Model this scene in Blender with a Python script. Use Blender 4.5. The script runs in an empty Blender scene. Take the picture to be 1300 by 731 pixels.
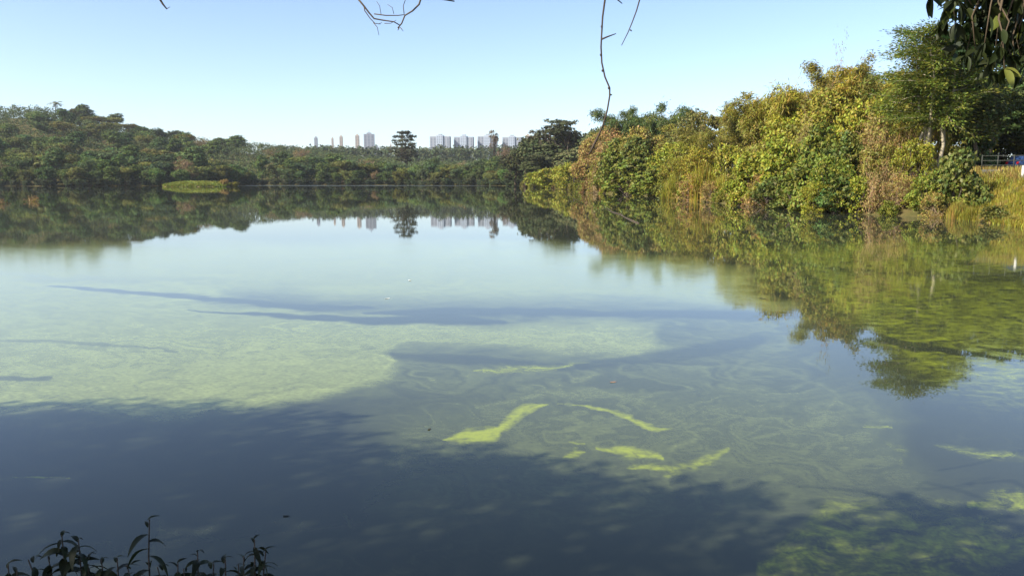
import bpy, math, random
import numpy as np
from mathutils import Vector

random.seed(7)
RNG = np.random.default_rng(11)
SC = bpy.context.scene
COL = SC.collection

# ------------------------------------------------------------------ camera, sky, sun, exposure
F = 1020.0                                   # focal length in pixels of a 1300 x 731 picture
CAMZ = 3.0
PITCH = math.atan(136.5 / F)
cam_d = bpy.data.cameras.new('camera')
cam = bpy.data.objects.new('camera', cam_d)
COL.objects.link(cam)
cam.location = (0, 0, CAMZ)
cam.rotation_euler = (math.pi / 2 - PITCH, 0, 0)
cam_d.sensor_width = 36.0
cam_d.lens = 36.0 * F / 1300.0
cam_d.clip_start = 0.05
cam_d.clip_end = 20000
SC.camera = cam

SUN_AZ = math.radians(-118)                  # from the view direction, negative = left
SUN_EL = math.radians(36)
SUNDIR = np.array([math.sin(SUN_AZ) * math.cos(SUN_EL), math.cos(SUN_AZ) * math.cos(SUN_EL), math.sin(SUN_EL)])

world = bpy.data.worlds.new('World')
SC.world = world
world.use_nodes = True
wn = world.node_tree
wn.nodes.clear()
w_out = wn.nodes.new('ShaderNodeOutputWorld')
w_bg = wn.nodes.new('ShaderNodeBackground')
w_sky = wn.nodes.new('ShaderNodeTexSky')
w_sky.sky_type = 'NISHITA'
w_sky.sun_disc = False
w_sky.sun_elevation = SUN_EL
w_sky.sun_rotation = SUN_AZ
w_sky.altitude = 700
w_sky.air_density = 0.75
w_sky.dust_density = 1.7
w_sky.ozone_density = 0.7
w_bg.inputs['Strength'].default_value = 0.138
wn.links.new(w_sky.outputs[0], w_bg.inputs['Color'])
wn.links.new(w_bg.outputs[0], w_out.inputs['Surface'])

sun_d = bpy.data.lights.new('sun', 'SUN')
sun_d.energy = 5.0
sun_d.angle = math.radians(0.53)
sun_d.color = (1.0, 0.93, 0.80)
sun = bpy.data.objects.new('sun', sun_d)
COL.objects.link(sun)
sun.location = (-60, -30, 80)
sun.rotation_euler = Vector(SUNDIR).to_track_quat('Z', 'Y').to_euler()

SC.view_settings.view_transform = 'Standard'
SC.view_settings.look = 'None'
SC.view_settings.gamma = 1.0
SC.view_settings.exposure = 0.92
SC.view_settings.use_curve_mapping = False
SC.cycles.max_bounces = 6
SC.cycles.diffuse_bounces = 3
SC.cycles.glossy_bounces = 3
SC.cycles.transmission_bounces = 3
SC.cycles.transparent_max_bounces = 4
SC.cycles.volume_bounces = 0
SC.cycles.caustics_reflective = False
SC.cycles.caustics_refractive = False

# ------------------------------------------------------------------ geometry of the view (for surveying positions)
CP, SP = math.cos(PITCH), math.sin(PITCH)


def ray(u, v):
    a, b = (u - 650.0) / F, -(v - 365.5) / F
    return np.array([a, CP + b * SP, -SP + b * CP])


def P(u, v, z=0.0):                           # survey point: where a sight line meets the level z
    r = ray(u, v)
    t = (z - CAMZ) / r[2]
    return np.array([0, 0, CAMZ]) + r * t


def PD(u, v, D):                              # survey point at forward distance D
    r = ray(u, v)
    return np.array([0, 0, CAMZ]) + r * (D / r[1])


def smooth(x):
    x = np.clip(x, 0, 1)
    return x * x * (3 - 2 * x)


# ------------------------------------------------------------------ materials
def new_mat(name):
    m = bpy.data.materials.new(name)
    m.use_nodes = True
    nt = m.node_tree
    nt.nodes.clear()
    return m, nt, nt.nodes.new, nt.links.new


def simple_mat(name, col, rough=0.8, var=0.25, scale=4.0, metal=0.0, bump=0.0, spec=0.3):
    m, nt, N, L = new_mat(name)
    out = N('ShaderNodeOutputMaterial')
    b = N('ShaderNodeBsdfPrincipled')
    b.inputs['Roughness'].default_value = rough
    b.inputs['Metallic'].default_value = metal
    b.inputs['Specular IOR Level'].default_value = spec
    tc = N('ShaderNodeTexCoord')
    no = N('ShaderNodeTexNoise')
    no.inputs['Scale'].default_value = scale
    no.inputs['Detail'].default_value = 5
    L(tc.outputs['Object'], no.inputs['Vector'])
    mx = N('ShaderNodeMix')
    mx.data_type = 'RGBA'
    mx.inputs['A'].default_value = tuple(c * (1 - var) for c in col) + (1,)
    mx.inputs['B'].default_value = tuple(min(1, c * (1 + var)) for c in col) + (1,)
    L(no.outputs['Fac'], mx.inputs['Factor'])
    L(mx.outputs['Result'], b.inputs['Base Color'])
    if bump:
        bp = N('ShaderNodeBump')
        bp.inputs['Strength'].default_value = bump
        bp.inputs['Distance'].default_value = 0.02
        L(no.outputs['Fac'], bp.inputs['Height'])
        L(bp.outputs['Normal'], b.inputs['Normal'])
    L(b.outputs[0], out.inputs['Surface'])
    return m


def leaf_mat(name, trans=0.3, jitter=0.06, vlo=0.55, vhi=1.45, gloss=0.25, rough=0.5, creep=0.0):
    """Leaf colour comes from the object; each leaf varies a little on its own."""
    m, nt, N, L = new_mat(name)
    out = N('ShaderNodeOutputMaterial')
    oi = N('ShaderNodeObjectInfo')
    ge = N('ShaderNodeNewGeometry')
    hs = N('ShaderNodeHueSaturation')
    r1 = N('ShaderNodeMapRange')
    r1.inputs['To Min'].default_value = 0.5 - jitter
    r1.inputs['To Max'].default_value = 0.5 + jitter * 0.6
    wn1 = N('ShaderNodeTexWhiteNoise')
    wn1.noise_dimensions = '1D'
    L(ge.outputs['Random Per Island'], wn1.inputs['W'])
    L(wn1.outputs['Value'], r1.inputs['Value'])
    r2 = N('ShaderNodeMapRange')
    r2.inputs['To Min'].default_value = vlo
    r2.inputs['To Max'].default_value = vhi
    L(ge.outputs['Random Per Island'], r2.inputs['Value'])
    # broad patches of older and younger leaves across one crown
    tc = N('ShaderNodeTexCoord')
    no = N('ShaderNodeTexNoise')
    no.inputs['Scale'].default_value = 0.55
    no.inputs['Detail'].default_value = 2
    L(tc.outputs['Object'], no.inputs['Vector'])
    r3 = N('ShaderNodeMapRange')
    r3.inputs['From Min'].default_value = 0.3
    r3.inputs['From Max'].default_value = 0.7
    r3.inputs['To Min'].default_value = 0.7
    r3.inputs['To Max'].default_value = 1.3
    L(no.outputs['Fac'], r3.inputs['Value'])
    mu = N('ShaderNodeMath')
    mu.operation = 'MULTIPLY'
    L(r2.outputs[0], mu.inputs[0])
    L(r3.outputs[0], mu.inputs[1])
    colour = oi.outputs['Color']
    if creep:
        # climbers and dead growth run across from one plant to the next
        for sc_, lo_, hi_, cc_ in ((.33, .45, .68, (.195, .20, .022, 1)), (.6, .60, .78, (.25, .18, .06, 1)), (.42, .58, .74, (.065, .085, .018, 1))):
            cn_ = N('ShaderNodeTexNoise')
            cn_.inputs['Scale'].default_value = sc_
            cn_.inputs['Detail'].default_value = 4
            ad_ = N('ShaderNodeVectorMath')
            ad_.inputs[1].default_value = (sc_ * 91, sc_ * 37, 5)
            L(ge.outputs['Position'], ad_.inputs[0])
            L(ad_.outputs[0], cn_.inputs['Vector'])
            cr_ = N('ShaderNodeMapRange')
            cr_.inputs['From Min'].default_value = lo_
            cr_.inputs['From Max'].default_value = hi_
            cr_.inputs['To Max'].default_value = creep
            L(cn_.outputs['Fac'], cr_.inputs['Value'])
            cm_ = N('ShaderNodeMix')
            cm_.data_type = 'RGBA'
            cm_.inputs['B'].default_value = cc_
            L(colour, cm_.inputs['A'])
            L(cr_.outputs[0], cm_.inputs['Factor'])
            colour = cm_.outputs['Result']
    L(colour, hs.inputs['Color'])
    L(r1.outputs[0], hs.inputs['Hue'])
    L(mu.outputs[0], hs.inputs['Value'])
    b = N('ShaderNodeBsdfPrincipled')
    b.inputs['Roughness'].default_value = rough
    b.inputs['Specular IOR Level'].default_value = gloss
    t = N('ShaderNodeBsdfTranslucent')
    L(hs.outputs[0], b.inputs['Base Color'])
    L(hs.outputs[0], t.inputs['Color'])
    ms = N('ShaderNodeMixShader')
    ms.inputs[0].default_value = trans
    L(b.outputs[0], ms.inputs[1])
    L(t.outputs[0], ms.inputs[2])
    L(ms.outputs[0], out.inputs['Surface'])
    return m


M = {}
M['leaf'] = leaf_mat('leaf', 0.32, creep=.55, vlo=.7, vhi=1.3)
M['leaf_far'] = leaf_mat('leaf_far', 0.15, gloss=0.05, rough=0.9, vlo=.75, vhi=1.25)
M['leaf_near'] = leaf_mat('leaf_near', 0.35, vlo=0.7, vhi=1.3, gloss=0.2, rough=0.5)
M['bark'] = simple_mat('bark', (0.10, 0.075, 0.05), 0.9, 0.4, 6, bump=0.5, spec=0.1)
M['bark_pale'] = simple_mat('bark_pale', (0.36, 0.31, 0.22), 0.9, 0.35, 5, bump=0.5, spec=0.1)
M['twig'] = simple_mat('twig', (0.075, 0.058, 0.045), 0.9, 0.35, 9, spec=0.1)
M['dry_twig'] = simple_mat('dry_twig', (0.33, 0.24, 0.15), 0.9, 0.35, 3, spec=0.1)
M['culm'] = simple_mat('culm', (0.24, 0.22, 0.07), 0.6, 0.35, 3, spec=0.2)


# ------------------------------------------------------------------ object helpers
def link(name, data=None, parent=None, loc=None):
    o = bpy.data.objects.new(name, data)
    COL.objects.link(o)
    if parent is not None:
        o.parent = parent
    if loc is not None:
        o.location = [float(c) for c in loc]
    return o


def tag(o, label, cat, group=None, kind=None):
    if label:
        o['label'] = label
    if cat:
        o['category'] = cat
    if group:
        o['group'] = group
    if kind:
        o['kind'] = kind
    return o


def mesh_np(name, V, Q, mats):
    """Mesh from a vertex array and an array of quads or triangles."""
    V = np.asarray(V, dtype=np.float32)
    Q = np.asarray(Q, dtype=np.int32)
    me = bpy.data.meshes.new(name)
    n, k = Q.shape
    me.vertices.add(len(V))
    me.vertices.foreach_set('co', V.ravel())
    me.loops.add(n * k)
    me.loops.foreach_set('vertex_index', Q.ravel())
    me.polygons.add(n)
    me.polygons.foreach_set('loop_start', np.arange(0, n * k, k, dtype=np.int32))
    me.polygons.foreach_set('loop_total', np.full(n, k, dtype=np.int32))
    me.update(calc_edges=True)
    for m in (mats if isinstance(mats, (list, tuple)) else [mats]):
        me.materials.append(m)
    return me


class Tubes:
    """Collects tapered tubes, boxes and polygons into one mesh."""
    def __init__(self):
        self.v, self.f = [], []

    def tube(self, pts, radii, sides=5, cap=True):
        pts = [np.asarray(p, float) for p in pts]
        base = len(self.v)
        prev = None
        for i, p in enumerate(pts):
            d = pts[min(i + 1, len(pts) - 1)] - pts[max(i - 1, 0)]
            d = d / (np.linalg.norm(d) + 1e-9)
            ref = np.array([1.0, 0, 0]) if prev is None else prev
            if abs(d @ ref) > 0.95:
                ref = np.array([0, 1.0, 0]) if abs(d[1]) < 0.9 else np.array([0, 0, 1.0])
            s = ref - d * (d @ ref)
            s /= np.linalg.norm(s) + 1e-9
            prev = s
            t = np.cross(d, s)
            for k in range(sides):
                a = 2 * math.pi * k / sides
                self.v.append(p + radii[i] * (math.cos(a) * s + math.sin(a) * t))
        for i in range(len(pts) - 1):
            for k in range(sides):
                a, b = base + i * sides + k, base + i * sides + (k + 1) % sides
                self.f.append((a, b, b + sides, a + sides))
        if cap:
            self.f.append(tuple(base + k for k in range(sides))[::-1])
            e = base + (len(pts) - 1) * sides
            self.f.append(tuple(e + k for k in range(sides)))

    def box(self, c, s, rz=0.0):
        b = len(self.v)
        cs, sn = math.cos(rz), math.sin(rz)
        for dz in (-.5, .5):
            for dx, dy in ((-.5, -.5), (.5, -.5), (.5, .5), (-.5, .5)):
                x, y = dx * s[0], dy * s[1]
                self.v.append(np.array([c[0] + x * cs - y * sn, c[1] + x * sn + y * cs, c[2] + dz * s[2]]))
        for f in ((3, 2, 1, 0), (4, 5, 6, 7), (0, 1, 5, 4), (1, 2, 6, 5), (2, 3, 7, 6), (3, 0, 4, 7)):
            self.f.append(tuple(b + i for i in f))

    def mesh(self, name, mat, smooth_it=True):
        me = bpy.data.meshes.new(name)
        me.from_pydata([tuple(map(float, p)) for p in self.v], [], self.f)
        me.materials.append(mat)
        if smooth_it:
            me.polygons.foreach_set('use_smooth', np.ones(len(me.polygons), dtype=bool))
        me.update()
        return me


def unit(a):
    return a / (np.linalg.norm(a, axis=-1, keepdims=True) + 1e-9)


def leaves_np(c, d, n, l, w, fold=0.0):
    """Rhombic leaves: centres c, long axes d, rough normals n, lengths l, widths w."""
    d = unit(d)
    s = unit(np.cross(d, n))
    l = np.asarray(l).reshape(-1, 1)
    w = np.asarray(w).reshape(-1, 1)
    V = np.stack([c - d * l * .5, c + s * w * .5 - d * l * .08, c + d * l * .5, c - s * w * .5 - d * l * .08], axis=1)
    return V.reshape(-1, 3)


def leaf_mesh(name, V, mat):
    q = np.arange(len(V), dtype=np.int32).reshape(-1, 4)
    return mesh_np(name, V, q, mat)


def clumps_to_leaves(rng, C, R, O, per, ll, lw, droop=0.2, up=0.35, rn=0.45):
    """C clump centres, R radii, O outward directions -> leaf vertex array."""
    n = len(C)
    idx = np.repeat(np.arange(n), per)
    off = rng.normal(size=(len(idx), 3))
    off = unit(off) * (rng.random((len(idx), 1)) ** 0.45)
    c = C[idx] + off * R[idx][:, None] * np.array([1, 1, .75])
    nor = O[idx] * 0.5 + off * 0.6 + rng.normal(size=c.shape) * rn + np.array([0, 0, up])
    d = rng.normal(size=c.shape) + off * 0.8 + np.array([0, 0, -droop * 2])
    s = rng.uniform(.7, 1.3, len(idx))
    return leaves_np(c, d, nor, ll * s, lw * s)


def blob_clumps(rng, blobs, density, rc, shell=0.55):
    """Spread clump centres over ellipsoid blobs (cx,cy,cz,rx,ry,rz)."""
    C, O = [], []
    for b in blobs:
        c, r = np.array(b[:3]), np.array(b[3:6])
        area = 4 * math.pi * ((r[0] * r[1] + r[0] * r[2] + r[1] * r[2]) / 3)
        k = max(4, int(area * density))
        d = unit(rng.normal(size=(k, 3)))
        rad = shell + (1 - shell) * rng.random((k, 1)) ** 0.5
        C.append(c + d * r * rad)
        O.append(d)
    C, O = np.concatenate(C), np.concatenate(O)
    R = rc * rng.uniform(.6, 1.35, len(C))
    return C, R, O


def crook(a, b, n, wob, rng):
    a, b = np.asarray(a, float), np.asarray(b, float)
    pts = []
    for i in range(n + 1):
        t = i / n
        p = a + (b - a) * t
        if 0 < i < n:
            p = p + rng.normal(size=3) * wob
        pts.append(p)
    return pts


# ------------------------------------------------------------------ land and lake
SH_R = [(1330, 294), (1300, 290), (1270, 286), (1240, 281.5), (1200, 277), (1130, 274), (1050, 270), (1000, 266), (950, 262),
        (900, 257), (860, 253), (830, 249.5), (790, 247), (750, 245), (720, 240.5), (690, 238), (660, 236.4)]
SH_F = [(610, 235.6), (500, 235.2), (400, 235.2), (330, 235.3), (250, 236.0), (200, 236.2), (100, 236.4), (0, 236.4), (-150, 236.6), (-350, 238.5)]
LAKE = [tuple(P(u, v)[:2]) for u, v in SH_R + SH_F]
LAKE += [(-330, 150), (-200, 40), (-60, 9), (-25, 5.4), (-10, 4.7), (0, 4.5), (8, 4.6), (20, 7), (34, 18), (42, 30), (40, 41)]
LAKE = np.array(LAKE)


def poly_sd(pts, poly):
    """Signed distance to a polygon, positive outside."""
    pts = np.asarray(pts, float)
    best = np.full(len(pts), 1e18)
    inside = np.zeros(len(pts), bool)
    n = len(poly)
    for i in range(n):
        a, b = poly[i], poly[(i + 1) % n]
        ab = b - a
        ap = pts - a
        t = np.clip((ap @ ab) / (ab @ ab + 1e-12), 0, 1)
        dd = ap - t[:, None] * ab
        best = np.minimum(best, (dd * dd).sum(1))
        c = (a[1] > pts[:, 1]) != (b[1] > pts[:, 1])
        with np.errstate(divide='ignore', invalid='ignore'):
            xi = a[0] + (pts[:, 1] - a[1]) * (ab[0]) / (ab[1] if ab[1] != 0 else 1e-12)
        inside ^= c & (pts[:, 0] < xi)
    d = np.sqrt(best)
    return np.where(inside, -d, d)


def vnoise(x, y, seed=0):
    """Smooth value noise, 0..1."""
    xi, yi = np.floor(x).astype(np.int64), np.floor(y).astype(np.int64)
    fx, fy = x - xi, y - yi
    fx, fy = fx * fx * (3 - 2 * fx), fy * fy * (3 - 2 * fy)

    def h(a, b):
        n = (a * 374761393 + b * 668265263 + seed * 1442695041) & 0x7fffffff
        n = ((n ^ (n >> 13)) * 1274126177) & 0x7fffffff
        return ((n ^ (n >> 16)) & 0xffff) / 65535.0
    return (h(xi, yi) * (1 - fx) + h(xi + 1, yi) * fx) * (1 - fy) + (h(xi, yi + 1) * (1 - fx) + h(xi + 1, yi + 1) * fx) * fy


def fbm(x, y, seed=0, octv=4):
    s, a, t = 0, 1.0, 0
    for i in range(octv):
        s = s + a * vnoise(x * 2 ** i + 17.3 * i, y * 2 ** i - 9.1 * i, seed + i)
        t += a
        a *= .5
    return s / t


CREST_U = np.array([-600, -200, 0, 60, 110, 160, 200, 260, 320, 400, 470, 560, 700, 900, 1400])
CREST_V = np.array([128, 132, 134, 133, 142, 152, 158, 167, 172, 180, 190, 196, 196, 196, 196])


def ground_z(x, y):
    x, y = np.atleast_1d(np.asarray(x, float)), np.atleast_1d(np.asarray(y, float))
    d = poly_sd(np.stack([x, y], 1), LAKE)
    r = np.hypot(x, y)
    u = 650 + F * x / np.maximum(y, 1)
    front = y > 1
    # the wooded slopes beyond the lake
    cv = np.interp(u, CREST_U, CREST_V)
    far_top = np.maximum((229 - cv) / F * 720 + 3 - 15, 3)
    far = 0.8 * smooth(d / 4) + far_top * smooth(d / 330) + 12 * smooth((r - 1000) / 500) * smooth((u - 300) / 200)
    # the sunny bank
    rb = 3.75 * smooth(d / 9.5) + 0.0 * d
    rb_low = 0.9 * smooth(d / 3) + 2.0 * smooth(d / 25)
    wr = smooth((u - 1150) / 70)
    rb = rb * wr + rb_low * (1 - wr)
    near = 1.4 * smooth(d / 3.2)
    w_far = smooth((r - 230) / 150)
    w_near = 1 - smooth((r - 12) / 14)
    land = far * w_far + (1 - w_far) * (rb * (1 - w_near) + near * w_near)
    land = np.where(front | (r < 30), land, 1.4 + 0 * land)
    land = land + np.clip(d, 0, 3) * 0.06 * (fbm(x * .4, y * .4, 3) - .5) * 2
    lake = -0.05 + np.maximum(d, -6) * 0.35
    return np.where(d > 0, land, lake)


def gz(x, y):
    return float(ground_z(x, y)[0])


def shore_d(x, y):
    return float(poly_sd([[x, y]], LAKE)[0])


def polar_sheet(name, radii, angs, zfun, mat):
    A, R = np.meshgrid(angs, radii)
    X, Y = R * np.sin(A), R * np.cos(A)
    Z = zfun(X.ravel(), Y.ravel())
    V = np.stack([X.ravel(), Y.ravel(), Z], 1)
    na, nr = len(angs), len(radii)
    i, j = np.meshgrid(np.arange(nr - 1), np.arange(na), indexing='ij')
    j2 = (j + 1) % na
    Q = np.stack([i * na + j, (i + 1) * na + j, (i + 1) * na + j2, i * na + j2], -1).reshape(-1, 4)[:, ::-1]
    # close the centre
    V = np.concatenate([V, [[0, 0, float(zfun(np.array([0.]), np.array([0.]))[0])]]])
    me = mesh_np(name, V, Q, mat)
    return me, V


def ground_mat():
    m, nt, N, L = new_mat('ground')
    out = N('ShaderNodeOutputMaterial')
    b = N('ShaderNodeBsdfPrincipled')
    b.inputs['Roughness'].default_value = 0.95
    b.inputs['Specular IOR Level'].default_value = 0.1
    tc = N('ShaderNodeTexCoord')
    n1 = N('ShaderNodeTexNoise')
    n1.inputs['Scale'].default_value = 0.35
    n1.inputs['Detail'].default_value = 6
    n2 = N('ShaderNodeTexNoise')
    n2.inputs['Scale'].default_value = 6
    n2.inputs['Detail'].default_value = 4
    L(tc.outputs['Object'], n1.inputs['Vector'])
    L(tc.outputs['Object'], n2.inputs['Vector'])
    r = N('ShaderNodeValToRGB')
    r.color_ramp.elements[0].position = .3
    r.color_ramp.elements[0].color = (.06, .065, .018, 1)
    r.color_ramp.elements[1].position = .7
    r.color_ramp.elements[1].color = (.13, .10, .04, 1)
    ad = N('ShaderNodeMath')
    ad.operation = 'MULTIPLY_ADD'
    ad.inputs[1].default_value = .35
    L(n2.outputs['Fac'], ad.inputs[0])
    L(n1.outputs['Fac'], ad.inputs[2])
    sb = N('ShaderNodeMath')
    sb.operation = 'SUBTRACT'
    sb.inputs[1].default_value = .17
    L(ad.outputs[0], sb.inputs[0])
    L(sb.outputs[0], r.inputs[0])
    L(r.outputs[0], b.inputs['Base Color'])
    bp = N('ShaderNodeBump')
    bp.inputs['Strength'].default_value = .6
    bp.inputs['Distance'].default_value = .1
    L(n2.outputs['Fac'], bp.inputs['Height'])
    L(bp.outputs[0], b.inputs['Normal'])
    L(b.outputs[0], out.inputs['Surface'])
    return m


front = np.linspace(math.radians(-42), math.radians(42), 380)
rest = np.linspace(math.radians(42), math.radians(318), 92)[1:-1]
ANG = np.concatenate([front, rest])
me, _ = polar_sheet('ground', np.geomspace(0.4, 9000, 270), ANG, ground_z, ground_mat())
me.polygons.foreach_set('use_smooth', np.ones(len(me.polygons), dtype=bool))
g_o = link('ground', me)
g_o['kind'] = 'structure'


# ------------------------------------------------------------------ water with its algae
def to_q(x, y):
    y = np.maximum(y, .5)
    return np.stack([x / y, np.log(y) * .2], -1)


def pxq(pts):
    return np.array([to_q(*P(u, v)[:2]) for u, v in pts])


def stroke(q, pts, wpx):
    """Tapered band along a line; wpx = half widths (in a)."""
    line = pxq(pts)
    best = np.full(len(q), -9.0)
    for i in range(len(line) - 1):
        a, b = line[i], line[i + 1]
        ab = b - a
        t = np.clip(((q - a) @ ab) / (ab @ ab + 1e-12), 0, 1)
        dist = np.hypot(*(q - a - t[:, None] * ab).T)
        w = (wpx[i] + (wpx[i + 1] - wpx[i]) * t) / F
        best = np.maximum(best, 1 - dist / np.maximum(w, 1e-5))
    return best                                # >0 inside, 1 on the axis


def water_fields(x, y):
    q0 = to_q(x, y)
    a, b = q0[:, 0], q0[:, 1]
    # currents: the film is dragged into long wisps
    wa = (fbm(a * 9 + 3, b * 34, 21) - .5)
    wb = (fbm(a * 7 - 5, b * 30 + 8, 41) - .5)
    wf = (fbm(a * 34, b * 160, 61, 3) - .5)
    q = q0 + np.stack([wa * .10 + wf * .02, wb * .030 + wf * .012], -1)
    qs = q0 + np.stack([wa * .02 + wf * .012, wb * .007 + wf * .005], -1)
    fil = fbm(q[:, 0] * 14 + 4 * wa, q[:, 1] * 190 + 26 * wa + 30 * wb, 77, 4)
    fil2 = fbm(q[:, 0] * 40 + 9, q[:, 1] * 420 + 60 * wa, 99, 3)
    yy = np.maximum(y, .5)

    def inpoly(pts, soft, qq=q):
        sd = poly_sd(qq, pxq(pts))
        return smooth(.5 - sd / soft)
    film = np.zeros(len(x))
    main = [(-260, 335), (0, 345), (120, 352), (300, 350), (420, 368), (300, 372), (270, 380), (350, 388), (430, 398), (560, 396),
            (640, 410), (700, 402), (770, 400), (835, 408), (815, 420), (835, 440), (800, 456), (700, 455), (620, 447), (540, 439),
            (480, 446), (505, 462), (480, 478), (420, 497), (340, 515), (200, 520), (0, 520), (-300, 540)]
    f1 = inpoly(main, .03)
    film = np.maximum(film, f1 * (.6 + .5 * (fil - .4)))
    rim = [(0, 512), (130, 508), (300, 512), (400, 497), (470, 478), (498, 458), (470, 450)]
    film = np.maximum(film, np.clip(stroke(qs, rim, [10, 11, 13, 14, 13, 10, 5]), 0, 1) * (.45 + .6 * fil))
    arm = [(440, 462), (520, 430), (620, 432), (720, 440), (800, 432), (825, 420)]
    film = np.maximum(film, np.clip(stroke(qs, arm, [10, 11, 12, 12, 12, 5]) * 1.3, 0, 1) * (.35 + .55 * fil))
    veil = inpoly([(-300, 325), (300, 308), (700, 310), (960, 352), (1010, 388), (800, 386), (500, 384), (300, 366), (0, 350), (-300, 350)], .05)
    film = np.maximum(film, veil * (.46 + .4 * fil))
    low = inpoly([(470, 560), (520, 520), (600, 490), (760, 482), (900, 470), (1040, 460), (1120, 520), (1140, 600), (1080, 640), (940, 640), (700, 610), (520, 600)], .11)  # algae murk drawn only where sun falls, deepening the contrast with the shade
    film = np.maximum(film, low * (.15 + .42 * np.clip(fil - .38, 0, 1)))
    arc = [(600, 520), (690, 500), (800, 505), (860, 530), (880, 560), (830, 580), (740, 560)]
    film = np.maximum(film, np.clip(stroke(qs, arc, [3, 8, 10, 10, 9, 7, 3]), 0, 1) * (.12 + .35 * fil2))
    arc2 = [(830, 470), (930, 462), (1010, 470), (1060, 500), (1040, 540), (960, 560)]
    film = np.maximum(film, np.clip(stroke(qs, arc2, [2, 5, 7, 9, 9, 3]), 0, 1) * (.1 + .35 * fil2))
    wide = inpoly([(-300, 300), (400, 318), (760, 330), (1010, 392), (1060, 470), (1000, 560), (700, 540), (520, 500), (380, 505), (-300, 505)], .05)  # algae murk stops at the shadow edge, leaving shaded water painted darker
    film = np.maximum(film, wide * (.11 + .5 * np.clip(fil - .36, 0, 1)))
    feather_e = smooth((fil2 - .42) * 5) * inpoly(main, .07)
    film = np.maximum(film, feather_e * .34)
    # clear water cutting through the film
    for pts, w, k in (
        ([(60, 362), (180, 372), (270, 378), (340, 386), (400, 391), (475, 390)], [2, 5, 7, 7, 8, 2], 1.0),
        ([(240, 394), (360, 401), (480, 408), (560, 404), (640, 408)], [1, 4, 8, 11, 5], 1.0),
        ([(460, 398), (560, 396), (650, 394), (760, 398), (860, 398), (1010, 400)], [3, 9, 9, 6, 9, 10], 1.0),
        ([(500, 452), (600, 458), (720, 468), (860, 450), (960, 430)], [6, 6, 6, 10, 14], .7),
        ([(0, 432), (120, 436), (220, 446)], [2, 3, 1], .5),
        ([(-30, 478), (60, 480)], [5, 2], .7),
    ):
        film *= 1 - k * smooth(stroke(qs, pts, w) * 1.8)
    # thin streaks of scum everywhere in the open water
    film = np.maximum(film, smooth((fil - .58) * 2.5) * .06)
    # bright lime scum
    lime = np.zeros(len(x))
    for pts, w, k in (
        ([(560, 560), (590, 555), (628, 549), (640, 540)], [2, 6, 6, 4], 1),
        ([(625, 550), (640, 537), (660, 521), (688, 515)], [6, 6, 5, 1], .9),
        ([(722, 514), (750, 513)], [2, 1], .7),
        ([(700, 512), (760, 518), (800, 530), (832, 545), (848, 546)], [.8, 2, 2.5, 3, 2], .85),
        ([(600, 471), (632, 470), (690, 468), (750, 462)], [2, 6, 4, 1], .55),
        ([(712, 580), (730, 573), (745, 571)], [3, 4, 1], .7),
        ([(722, 561), (742, 563)], [3, 2], .7),
        ([(758, 566), (795, 575), (842, 584)], [2, 5, 3], .9),
        ([(800, 590), (850, 599), (900, 588), (925, 572)], [2, 4, 5, 6], .6),
        ([(1094, 542), (1132, 543)], [4, 4], .5),
        ([(1120, 560), (1150, 575), (1140, 600)], [3, 6, 3], .3),
        ([(1190, 566), (1250, 577), (1330, 580)], [2, 6, 7], .45),
        ([(1225, 640), (1270, 634), (1340, 636)], [6, 12, 14], .55),
        ([(960, 720), (1060, 690), (1200, 700), (1300, 690)], [14, 30, 30, 24], .5),
        ([(-20, 612), (90, 606)], [4, 2], .5),
    ):
        lime = np.maximum(lime, np.clip(stroke(qs, pts, [w[0] * .5] + [x_ * 1.35 for x_ in w[1:-1]] + [w[-1] * .4]), 0, 1) ** .7 * k * (.45 + .9 * fil2))
    green = inpoly([(930, 318), (1010, 342), (1060, 400), (1130, 452), (1190, 498), (1250, 516), (1310, 515), (1400, 505), (1500, 380), (1400, 318), (1150, 300)], .07, qs)
    for pts, w, k in (
        ([(1005, 398), (1080, 418), (1150, 436), (1230, 448), (1330, 464)], [4, 8, 7, 4, 3], .9),
        ([(1240, 440), (1330, 452)], [2, 3], .6),
        ([(960, 330), (1100, 345), (1330, 352)], [4, 9, 14], .3),
    ):
        green *= 1 - k * smooth(stroke(qs, pts, w) * 1.8)
    lime = np.maximum(lime, green * (.36 + .4 * (fil - .4)))
    return np.clip(film, 0, 1), np.clip(lime, 0, 1)


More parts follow.
